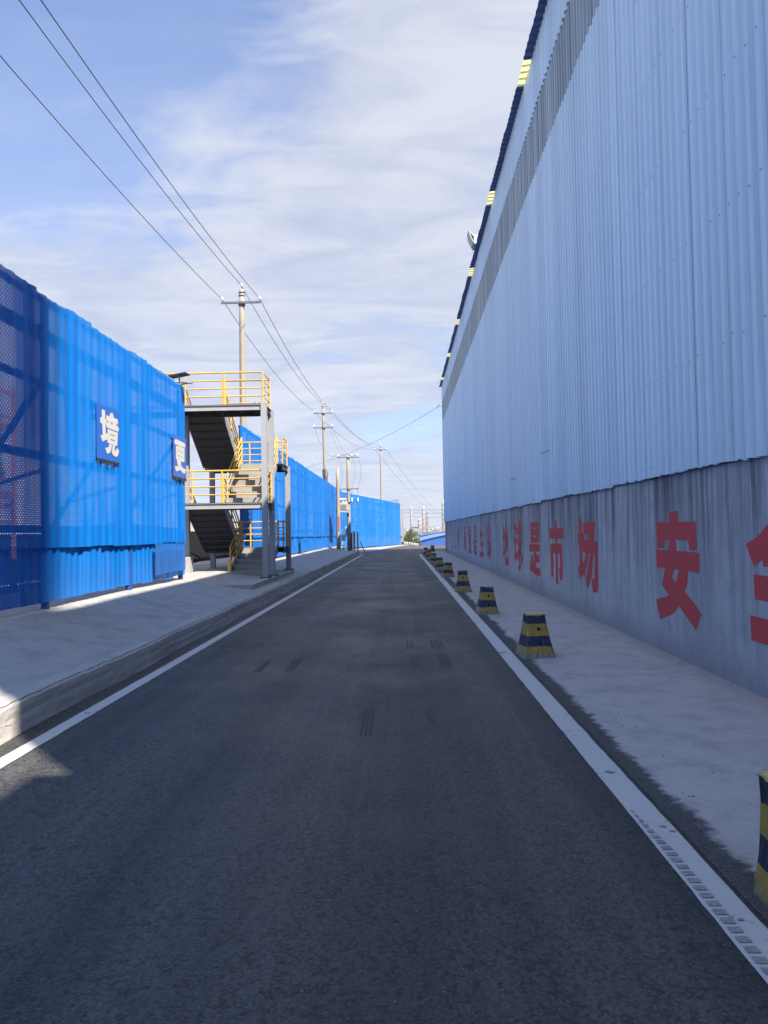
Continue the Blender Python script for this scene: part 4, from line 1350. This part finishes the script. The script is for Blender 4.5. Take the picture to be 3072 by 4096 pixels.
z = 5.18
railing([(-9.0, YF, z), (XR - 0.03, YF, z), (XR - 0.03, YB, z)], posts=[(XR - .03, YF, z), (XR - .03, YB, z), (-4.84, YF, z), (-5.92, YF, z), (-7.0, YF, z), (-8.0, YF, z)])
railing([(XR - 0.03, YB + .02, z), (-5.06, YB + .02, z)])
railing([(-6.32, YB + .02, z), (-9.0, YB + .02, z)])
z = 2.47
railing([(-6.2, YF, z), (XR - 0.11, YF, z)], posts=[(-6.15, YF, z), (-4.92, YF, z), (-5.75, YF, z)])
railing([(XR - 0.0, YF + .1, z), (XR - 0.0, YB - 0.1, z)])
railing([(-6.28, YF, z), (-6.28, YB, z)])
for z in (3.81, 1.17):
    railing([(-6.28, YL1 + .02, z), (XR + 0.0, YL1 + .02, z), (XR + 0.0, YL0, z)], posts=[(-5.0, YL1 + .02, z), (-6.28, YL1 + .02, z), (XR, YL0, z), (XR, YL1 - 0.12, z)], h=0.82)
    railing([(-6.28, YL0, z), (-6.28, YL1, z)], h=0.82)
for (x, ya, yb, za, zb_) in ((-3.90, 20.75, YL0, 0.40, 1.17), (-5.04, 20.75, YL0, 0.40, 1.17), (-6.27, YL0, YB, 1.17, 2.47), (-5.14, YL0, YB, 1.17, 2.47),
                             (-3.90, YB, YL0, 2.47, 3.81), (-5.03, YB, YL0, 2.47, 3.81), (-6.27, YL0, YB, 3.81, 5.18), (-5.14, YL0, YB, 3.81, 5.18)):
    railing([(x, ya, za), (x, (ya + yb) / 2, (za + zb_) / 2), (x, yb, zb_)], h=0.84)
for (x, y) in ((-5.05, 20.65), (-3.90, 20.65)):
    b = MB()
    b.bar((x, y, 0.39), (x, y + 0.02, 0.85), 0.09, 0.05)
    b.build('newel_plate', M['yellow'], st)

# ------------------------------------------------------------------ power poles and lines
def insulator(x, y, z, par):
    b = MB()
    b.lathe([(0.012, -0.06), (0.012, 0.0), (0.05, 0.01), (0.062, 0.04), (0.045, 0.06), (0.06, 0.085), (0.04, 0.12), (0.0, 0.13)], (x, y, z), 12)
    return b.build('insulator', M['porcelain'], par, smooth=True)


def pole(x, y, zbase, ztop, label, arms, lean=(0, 0), r0=0.155, r1=0.095, cat='utility pole', name='utility_pole', group='concrete power poles'):
    p = thing(name, (x, y, zbase), label, cat, group)
    b = MB()
    n = 8
    b.tube([(x + lean[0] * (1 - i / n), y, zbase + (ztop - zbase) * i / n) for i in range(n + 1)], r0, 14, 0, r1)
    b.build('shaft', M['pole'], p, smooth=True)
    for (z, half, ins) in arms:
        a = MB()
        a.bar((x - half, y - r1 - 0.05, z), (x + half, y - r1 - 0.05, z), 0.06, 0.07)
        a.build('crossarm', M['arm'], p)
        c = MB()
        for zz_ in (z - 0.05, z + 0.05):
            c.lathe([(r1 + 0.05, -0.015), (r1 + 0.05, 0.015)], (x, y, zz_), 14)
        c.build('clamp', M['arm'], p)
        if ins:
            for s_ in (-1, 1):
                insulator(x + s_ * (half - 0.04), y - r1 - 0.05, z + 0.095, p)
    insulator(x, y, ztop + 0.11, p)
    c = MB()
    for zz_ in (ztop - 0.12, ztop - 0.24):
        c.lathe([(r1 + 0.03, -0.012), (r1 + 0.03, 0.012)], (x, y, zz_), 12)
    c.tube([(x, y, ztop), (x, y, ztop + 0.09)], 0.014, 6)
    c.build('top_fitting', M['arm'], p)
    return p


P1, P2, P4 = (-6.01, 27.0), (-5.86, 54.0), (-2.40, 86.0)
pole(*P1, 0.48, 11.02, 'tall concrete power pole rising behind the steel stair', [(10.47, 0.76, True)])
p2 = pole(*P2, 0.48, 11.38, 'concrete power pole with two crossarms, behind the middle fence', [(10.70, 0.72, True), (9.60, 0.74, True)], lean=(0.16, 0))
pole(*P4, -0.05, 12.05, 'concrete power pole standing behind the far cross fence', [(11.50, 0.73, True)])
pole(-6.0, -13.0, 0.48, 11.1, 'concrete power pole behind the camera', [(10.55, 0.76, True)])
b = MB()
b.bar((P2[0] + 0.0, P2[1] - 0.16, 6.4), (P2[0] + 0.02, P2[1] - 0.16, 5.4), 0.2, 0.16)
b.tube([(P2[0] + 0.1, P2[1] - 0.2, 6.5), (P2[0] + 0.32, P2[1] - 0.2, 6.1), (P2[0] + 0.25, P2[1] - 0.2, 5.5), (P2[0] + 0.35, P2[1] - 0.2, 5.0)], 0.03, 6)
b.build('cable_box', M['darkgrey'], p2)


def wire(p0, p1, sag, label, r=0.011, n=22, m_='wire'):
    p0, p1 = Vector(p0), Vector(p1)
    b = MB()
    b.tube([p0.lerp(p1, i / n) - Vector((0, 0, 4 * sag * (i / n) * (1 - i / n))) for i in range(n + 1)], r, 6)
    return tag(b.build('power_line', M[m_]), label, 'power line', 'overhead power lines')


Z1t, Z1a = 11.17, 10.61
for k_, (dx, zt, lab) in enumerate(((0, Z1t, 'middle'), (-0.72, Z1a, 'left'), (0.72, Z1a, 'right'))):
    wire((-6.0 + dx, -13, zt + 0.1), (P1[0] + dx, P1[1] - 0.1, zt), 1.0 if k_ == 0 else (0.85 if k_ == 1 else 1.0), '%s overhead wire crossing the sky from upper left to the nearest pole' % lab)
    wire((P1[0] + dx, P1[1] - 0.1, zt), (P2[0] + dx * 0.95, P2[1] - 0.1, zt + 0.3), 0.55, '%s overhead wire between the pole by the stair and the two-arm pole' % lab, 0.013)
    wire((P2[0] + dx * 0.95, P2[1] - 0.1, zt + 0.3), (P4[0] + dx * 0.95, P4[1] - 0.1, zt + 0.95), 0.85, '%s overhead wire from the two-arm pole to the pole behind the far fence' % lab, 0.014)
    if k_ != 0:
        wire((P4[0] + dx * 0.95, P4[1] - 0.1, zt + 0.95), (15 + dx, 235, 6.5), 2.0, '%s thin wire descending from the far fence pole to the warehouse corner' % lab, 0.018)
wire((WALL_X - 0.42, Y1 - 0.25, 11.05), (-14.0, 62, 6.4), 1.1, 'thin wire swinging from the warehouse\'s far corner across the road', 0.012)

# transformer on its two-pole rack
tr_ = thing('transformer_rack', (-4.3, 52, 0.2), 'two pole rack with crossarms carrying a transformer at the pavement end', 'pole rack')
for (x, y, zb_, zt, r0, r1) in ((-4.55, 51.0, 0.2, 6.2, 0.16, 0.11), (-3.94, 53.0, 0.15, 7.3, 0.16, 0.11)):
    b = MB()
    b.tube([(x, y, zb_ + (zt - zb_) * i / 6) for i in range(7)], r0, 12, 0, r1)
    b.build('pole', M['pole'], tr_, smooth=True)
for (z, x0, x1) in ((7.18, -4.75, -3.18), (4.82, -4.66, -3.16), (3.82, -3.95, -3.10)):
    b = MB()
    b.bar((x0, 52.84, z), (x1, 52.84, z), 0.05, 0.07)
    b.build('crossarm', M['arm'], tr_)
for x in (-4.7, -3.66, -3.22):
    insulator(x, 52.84, 7.29, tr_)
for x in (-3.66, -3.22):
    b = MB()
    b.lathe([(0.03, 0), (0.055, 0.05), (0.03, 0.1), (0.055, 0.15), (0.03, 0.2), (0.055, 0.25), (0.02, 0.3)], (x, 52.8, 3.87), 10)
    b.build('fuse', M['porcelain'], tr_)
    b = MB()
    b.lathe([(0.03, 0), (0.06, 0.06), (0.03, 0.12), (0.05, 0.18), (0.02, 0.24)], (x, 52.84, 4.56), 10)
    b.build('arrester', M['grey'], tr_)
    b = MB()
    b.tube([(x, 52.82, 4.56), (x, 52.82, 4.18)], 0.012, 6)
    b.build('drop_lead', M['wire'], tr_)
b = MB()
for y in (51.1, 52.7):
    b.bar((-4.75, y, 3.12), (-3.78, y, 3.06), 0.08, 0.10)
b.box(-4.72, -3.8, 51.05, 52.75, 3.165, 3.2)
b.build('platform', M['steel'], tr_)
for (x0, x1, y, z0, z1, m_, lab) in ((-4.20, -4.05, 52.8, 1.28, 2.02, 'white', 'narrow white notice board'), (-4.42, -4.12, 51.9, 0.98, 1.40, 'cream', 'cream notice board')):
    b = MB()
    b.box(x0, x1, y, y + 0.03, z0, z1)
    b.build('notice_board', M[m_], tr_, label=lab)
b = MB()
b.box(-4.52, -4.40, 50.82, 50.84, 1.75, 2.75)
b.build('notice_board', M['pink'], tr_, label='faded red notice strip')
tf = thing('transformer', (-4.25, 51.9, 3.2), 'grey finned transformer with bushings sitting on the pole rack platform', 'transformer')
b = MB()
b.box(-4.58, -3.92, 51.35, 52.35, 3.21, 3.74)
for i in range(8):
    b.box(-4.60 + i * 0.09, -4.57 + i * 0.09, 51.2, 51.35, 3.26, 3.68)
b.build('tank', M['steel'], tf)
b = MB()
b.tube([(-4.5, 51.6, 3.98), (-3.98, 51.6, 3.98)], 0.11, 12)
b.build('oil_conservator', M['steel'], tf)
for i in range(3):
    b = MB()
    x = -4.46 + i * 0.2
    b.lathe([(0.04, 0), (0.07, 0.05), (0.04, 0.1), (0.07, 0.15), (0.04, 0.2), (0.06, 0.25), (0.02, 0.34)], (x, 52.1, 3.74), 10)
    b.build('bushing', M['rust'] if i == 0 else M['porcelain'], tf)
for i, dx in enumerate((-0.7, 0.45, 0.7)):
    x1 = (-4.7, -3.66, -3.22)[i]
    wire((P2[0] + dx, P2[1] - 0.16, 9.72), (x1, 52.84, 7.40), 0.9, '%s sagging cable from the two-arm pole to the transformer rack' % ('left', 'middle', 'right')[i], 0.013)
    x2 = (-4.55, -3.66, -3.22)[i]
    b = MB()
    b.tube([(x1 + 0.26 * math.sin(t / 12 * math.pi) + (x2 - x1) * t / 12, 52.8, 7.38 - (7.38 - 4.86) * t / 12) for t in range(13)], 0.013, 6)
    tag(b.build('drop_cable', M['wire']), '%s vertical drop cable between the rack\'s top and middle crossarms' % ('left', 'middle', 'right')[i], 'cable', 'drop cables on the transformer rack')

# yellow guard boards by the kerb's end
for i, (x, y, w_, m_, lab) in enumerate(((-3.52, 52.4, 0.17, 'yellow', 'left yellow guard board beside the transformer rack'), (-3.28, 52.6, 0.13, 'yellow', 'right yellow guard board beside the transformer rack'), (-3.70, 52.2, 0.12, 'darkgrey', 'dark narrow guard board left of the yellow ones'))):
    gp = thing('guard_board', (x, y, 0.1), lab, 'guard board', 'guard boards by the transformer')
    b = MB()
    b.box(x - w_ / 2, x + w_ / 2, y - 0.025, y + 0.025, 0.30, 1.66 - 0.05 * i)
    b.build('panel', M[m_], gp)
    for sx in (-0.05, 0.05):
        b = MB()
        b.tube([(x + sx, y + 0.04, 0.0), (x + sx, y + 0.04, 0.45)], 0.02, 6)
        b.build('leg', M['darkgrey'], gp)
b = MB()
b.bar((-3.12, 52.9, 0.9), (-2.78, 53.3, 0.03), 0.06, 0.04)
tag(b.build('prop_stake', M['steel']), 'pale leaning stake propped right of the yellow guard boards', 'stake')

# ------------------------------------------------------------------ yard behind the left fence
b = MB()
hr = random.Random(21)


def heap_v(i, j):
    a = i / 40
    c = j / 16
    x = -8.2 - c * 14
    y = 23.5 + a * 33
    h = math.sin(math.pi * c) ** 0.7 * math.sin(math.pi * a) ** 0.4 * (1.25 + 0.35 * math.sin(a * 17) + 0.2 * math.sin(a * 31 + c * 9))
    return (x + hr.uniform(-.12, .12), y + hr.uniform(-.12, .12), 0.49 + max(0, h) + hr.uniform(0, .09))


b.grid(40, 16, heap_v)
tag(b.build('coal_heap', M['coal']), 'low black coal heap in the yard behind the stair', 'coal heap')
b = MB()


def heap2_v(i, j):
    a = i / 36
    c = j / 14
    x = -9.5 - c * 10
    y = 2.0 + a * 19
    h = math.sin(math.pi * c) ** 0.7 * math.sin(math.pi * a) ** 0.4 * (1.45 + 0.25 * math.sin(a * 15) + 0.15 * math.sin(a * 29 + c * 9))
    return (x + hr.uniform(-.1, .1), y + hr.uniform(-.1, .1), 0.49 + max(0, h) + hr.uniform(0, .08))


b.grid(36, 14, heap2_v)
tag(b.build('coal_heap', M['coal']), 'black coal heap seen through the near fence\'s lower half', 'coal heap')
yw = MB()
yw.box(-70, -7.5, 70.0, 70.3, -0.1, 2.7)
tag(yw.build('yard_wall', M['palewall']), 'pale rendered wall far behind the stair and coal', 'wall')
sc = thing('scaffold_frame', (-14, 20, 0.5), 'orange steel scaffold frame seen through the near fence\'s dark left part', 'scaffold')
for x in (-13.0, -15.5):
    for y in (16.0, 18.5, 21.0, 23.5):
        b = MB()
        b.bar((x, y, 0.5), (x, y, 6.6), 0.12, 0.12)
        b.build('upright', M['orange'], sc)
for z in (2.1, 2.6, 3.0, 3.5, 5.2, 5.6, 6.4):
    for x in (-13.0, -15.5):
        b = MB()
        b.bar((x, 15.8, z), (x, 23.7, z), 0.06, 0.13 if z != 3.0 else 0.30)
        b.build('ledger', M['orange'], sc)
for y in (16.0, 18.5, 21.0, 23.5):
    b = MB()
    b.bar((-13, y, 2.7), (-15.5, y, 2.7), 0.1, 0.14)
    b.bar((-13, y, 5.4), (-15.5, y, 5.4), 0.1, 0.14)
    b.build('transom', M['orange'], sc)
cv = thing('conveyor_gallery', (-20, 24, 0.5), 'grey conveyor gallery on trestles glimpsed through the near fence', 'conveyor')
b = MB()
b.bar((-40, 26, 8.2), (-9.5, 25.2, 3.2), 0.9, 0.7)
b.build('gallery', M['steel'], cv)
for t in (0.15, 0.45, 0.75):
    x = -40 + 30.5 * t
    b = MB()
    b.bar((x, 25.3, 0.5), (x, 25.7, 8.0 - 5 * t), 0.14, 0.14)
    b.bar((x, 26.5, 0.5), (x, 25.8, 8.0 - 5 * t), 0.14, 0.14)
    b.build('trestle', M['steel'], cv)

# ------------------------------------------------------------------ beyond the cross road
p3 = thing('concrete_post', (0.10, 85.0, 0), 'slim pale concrete post with three wires right of the far fence', 'post')
b = MB()
b.box(0.0, 0.20, 84.9, 85.1, -0.05, 4.24)
b.build('shaft', M['pole'], p3)
b = MB()
b.box(-0.05, 0.25, 84.85, 85.15, -0.05, 0.32)
b.build('footing', M['darkgrey'], p3)
for i, z in enumerate((4.18, 3.80, 3.32)):
    b = MB()
    b.tube([(0.1 + 14 * t / 10, 84.95, z - 0.5 * (t / 10) * (1 - t / 10)) for t in range(11)], 0.022, 6)
    tag(b.build('service_wire', M['wire']), '%s level wire running right from the pale concrete post' % ('topmost', 'middle', 'lowest')[i], 'wire', 'level wires from the pale post')
gs = None
stones = [(0.35, 94.0), (0.62, 91.0), (0.9, 88.0), (1.2, 85.0), (1.45, 82.2), (1.68, 79.6)]
sl_ = ('whitewashed guard stone nearest the pale concrete post', 'second guard stone from the pale concrete post', 'third guard stone from the pale concrete post',
       'guard stone left of the tree\'s middle, fourth in the row', 'fifth guard stone, below the bushy tree', 'guard stone at the right end of the row')
for i, (x, y) in enumerate(stones):
    if gs is None:
        b = MB()
        b.lathe([(0.15, -0.05), (0.15, 0.16), (0.12, 0.22), (0.05, 0.25)], (0, 0, 0), 8)
        gs = tag(b.build('guard_stone', M['stone']), sl_[0], 'guard stone', 'guard stones along the road edge')
        o = gs
    else:
        o = gs.copy()
        COL.objects.link(o)
        o['label'] = sl_[i]
    o.location = (x, y, -0.02)
    o.rotation_euler = (0, 0, i * 0.7)

TZ = 0.45
tt = thing('bushy_tree', (1.35, 99, -6), 'bushy green tree rising from below the road edge', 'tree')
b = MB()
b.tube([(1.35, 99, -6), (1.3, 99.05, -4), (1.42, 99, -2.2)], 0.14, 10, 0, 0.08)
lr = random.Random(8)
tips = []
for i in range(11):
    a = i * 2.4
    e = (1.4 + math.cos(a) * lr.uniform(0.4, 1.1), 99 + math.sin(a) * 0.9, lr.uniform(-0.9, 1.3))
    b.tube([(1.40, 99, -2.6 + 0.05 * i), ((1.4 + e[0]) / 2, (99 + e[1]) / 2, e[2] * 0.5 - 1.0), e], 0.05, 6, 0, 0.012)
    tips.append(e)
b.build('trunk', M['bark'], tt)
b = MB()
lumps = [(t[0], t[1], t[2] - TZ, lr.uniform(0.30, 0.55)) for t in tips] + [(1.1, 98.8, 0.9, .5), (1.3, 98.9, 1.15, .35), (1.75, 98.8, 0.55, .45), (0.75, 98.9, 0.1, .4), (2.2, 98.8, -0.25, .5), (0.6, 98.8, -0.3, .5), (1.6, 98.7, 0.1, .55), (1.3, 98.6, -0.6, .55), (1.8, 98.6, -0.9, .5), (0.7, 98.7, -1.0, .5), (2.5, 98.8, -1.1, .45)]
for (x, y, z, r_) in lumps:
    z += TZ
    for _ in range(190):
        v = Vector((lr.gauss(0, 1), lr.gauss(0, 1), lr.gauss(0, 1))).normalized() * r_ * lr.uniform(0.45, 1.08)
        c = Vector((x, y, z)) + v
        u = Vector((lr.gauss(0, 1), lr.gauss(0, 1), lr.gauss(0, 1))).normalized()
        t = u.cross(Vector((lr.gauss(0, 1), lr.gauss(0, 1), lr.gauss(0, 1)))).normalized()
        s_ = lr.uniform(0.035, 0.085)
        b.add([c - u * s_ * 1.6, c + t * s_ * 0.7, c + u * s_ * 1.6, c - t * s_ * 0.7], [(0, 1, 2, 3)])
b.build('crown', M['leaf'], tt)


def shed(label, x0, x1, y0, y1, zeave, zridge, zb_, mw, mr, name='shed'):
    s_ = thing(name, ((x0 + x1) / 2, y0, zb_), label, 'shed', None)
    xm = (x0 + x1) / 2
    b = MB()
    n = 12
    prof_ = [(x0 + (x1 - x0) * i / n, zeave + (zridge - zeave) * math.sin(math.pi * i / n)) for i in range(n + 1)]
    b.add([(x0, y0, zb_), (x1, y0, zb_)] + [(x, y0, z_) for x, z_ in reversed(prof_)], [tuple(range(n + 3))])
    b.add([(x0, y1, zb_), (x1, y1, zb_)] + [(x, y1, z_) for x, z_ in reversed(prof_)], [tuple(reversed(range(n + 3)))])
    for x in (x0, x1):
        b.add([(x, y0, zb_), (x, y1, zb_), (x, y1, zeave), (x, y0, zeave)], [(0, 1, 2, 3)])
    b.build('walls', mw, s_)
    b = MB()
    lo = [(x, y0 - 0.4, z_ + 0.05) for x, z_ in prof_]
    hi = [(x, y1 + 0.4, z_ + 0.05) for x, z_ in prof_]
    b.add(lo + hi, [(i, i + 1, n + 2 + i, n + 1 + i) for i in range(n)])
    b.build('roof', mr, s_, smooth=True)
    return s_


shed('blue shed with a low arched pale blue roof beyond the road edge', 3.4, 24.0, 150, 196, -0.62, 1.0, -6, M['shedblue'], M['shedroof'])
shed('second deeper blue shed roof rising behind the arched blue shed', 6.0, 40.0, 215, 260, 0.1, 1.75, -6, M['shedblue'], M['shedblue'])
shed('far pale grey blue shed between the tall white columns', 4.7, 8.1, 330, 380, 3.3, 3.45, -6, M['farroof'], M['farroof'])
shed('small pale roof left of the bushy tree', -3.0, 2.2, 190, 215, -1.2, 0.3, -6, M['farroof'], M['shedroof'])
b = MB()
b.lathe([(0.5, 0), (0.5, 1.0), (0.62, 1.05), (0.62, 1.3), (0.2, 1.6)], (11.0, 170, -0.1), 10)
tag(b.build('roof_vent', M['cream']), 'small cream vent standing on the arched shed roof', 'vent')


def column(x, y, r_, ztop, label, rings, first=None, lad=True):
    c = thing('refinery_column', (x, y, -6), label, 'column', 'tall white refinery columns')
    b = MB()
    b.lathe([(r_, 0), (r_, ztop + 6 - r_), (r_ * 0.8, ztop + 6 - r_ * 0.4), (r_ * 0.3, ztop + 6)], (x, y, -6), 14)
    b.build('shell', M['tower'], c, smooth=True)
    for z in rings:
        b = MB()
        b.lathe([(r_ * 1.45, -0.25), (r_ * 1.5, 0.0), (r_ * 1.5, 0.9)], (x, y, z), 14)
        b.build('platform', M['ring'], c)
    if lad:
        b = MB()
        b.bar((x - r_ * 1.25, y - r_ * 0.4, -4), (x - r_ * 1.25, y - r_ * 0.4, ztop - 1), 0.6, 0.6)
        b.build('ladder', M['ring'], c)


column(12.3, 900, 1.15, 33.6, 'slim white refinery column, leftmost and standing alone', (27.5, 21.5, 15.5, 9.5, 3.5))
column(22.6, 900, 1.5, 17.5, 'short white refinery column left of the twin columns', (14.2, 9.0, 4.0))
column(27.9, 900, 1.35, 33.5, 'white refinery column, left of the close pair', (28, 22, 16, 11))
column(32.6, 905, 1.5, 29.0, 'white refinery column in a frame, right of the close pair', (24, 18, 12))
column(53.2, 900, 1.7, 40.5, 'tallest white refinery column beside the warehouse edge', (34, 28, 22, 16, 10, 5))
pr_ = thing('pipe_rack', (38, 890, -6), 'tangle of rusty pipe racks and vessels at the columns\' feet', 'pipe rack')
b = MB()
prr = random.Random(31)
for i in range(26):
    x = 22 + i * 1.25
    b.bar((x, 888 + prr.uniform(-3, 3), -6), (x, 888, prr.uniform(3.0, 8.2)), 0.35, 0.35)
for i in range(16):
    z = prr.uniform(-2, 7.5)
    x0 = prr.uniform(20, 40)
    b.bar((x0, 886, z), (x0 + prr.uniform(6, 16), 886, z), 0.5, prr.uniform(0.3, 0.9))
b.build('frame', M['brown'], pr_)
for i in range(12):
    b = MB()
    x = prr.uniform(23, 50)
    z = prr.uniform(-1, 5)
    b.tube([(x, 884, z), (x + prr.uniform(1.5, 4), 884, z)], prr.uniform(0.6, 1.3), 10)
    b.build('vessel', M['tower'] if i % 2 else M['brown'], pr_)
b = MB()
for x, z in ((33.9, 30.5), (30.9, 30.5)):
    b.bar((x, 903, -4), (x, 903, z), 0.4, 0.4)
b.bar((30.9, 903, 30.3), (33.9, 903, 30.3), 0.4, 0.4)
b.build('tower_frame', M['brown'], pr_)
sm = MB()
sm.lathe([(0.9, 0), (0.9, 9), (0.5, 10), (0.5, 11.5)], (5.8, 700, -6), 10)
tag(sm.build('small_vessel', M['tower']), 'small pale vessel low beside the pale post', 'vessel')

hl = MB()
hrn = random.Random(2)
pts = []
for i in range(121):
    x = -2400 + i * 60
    h = 14 + 9 * math.sin(i * 0.31) + 5 * math.sin(i * 0.83 + 1) + hrn.uniform(-1.5, 1.5)
    pts.append((x, max(4, h)))
for a, c in zip(pts[:-1], pts[1:]):
    hl.add([(a[0], 2500, -6), (c[0], 2500, -6), (c[0], 2700, c[1]), (a[0], 2700, a[1])], [(0, 1, 2, 3)])
    hl.add([(a[0], 2700, a[1]), (c[0], 2700, c[1]), (c[0], 3400, -6), (a[0], 3400, -6)], [(0, 1, 2, 3)])
hl.build('hills', M['hill'], kind='structure')

# ------------------------------------------------------------------ air
hz = MB()
hz.box(-9900, 9900, -150, 9200, -7.2, 46.0)
hm_ = bpy.data.materials.new('pale_haze')
hm_.use_nodes = True
hm_.node_tree.nodes.clear()
hk = N(hm_.node_tree)
ho = hk.n('ShaderNodeOutputMaterial')
hv = hk.n('ShaderNodeVolumePrincipled')
hv.inputs['Color'].default_value = (0.86, 0.91, 1.0, 1.0)
hv.inputs['Density'].default_value = 0.00045
hv.inputs['Anisotropy'].default_value = 0.3
hk.l(hv.outputs[0], ho.inputs['Volume'])
hz.build('haze', hm_, kind='stuff')
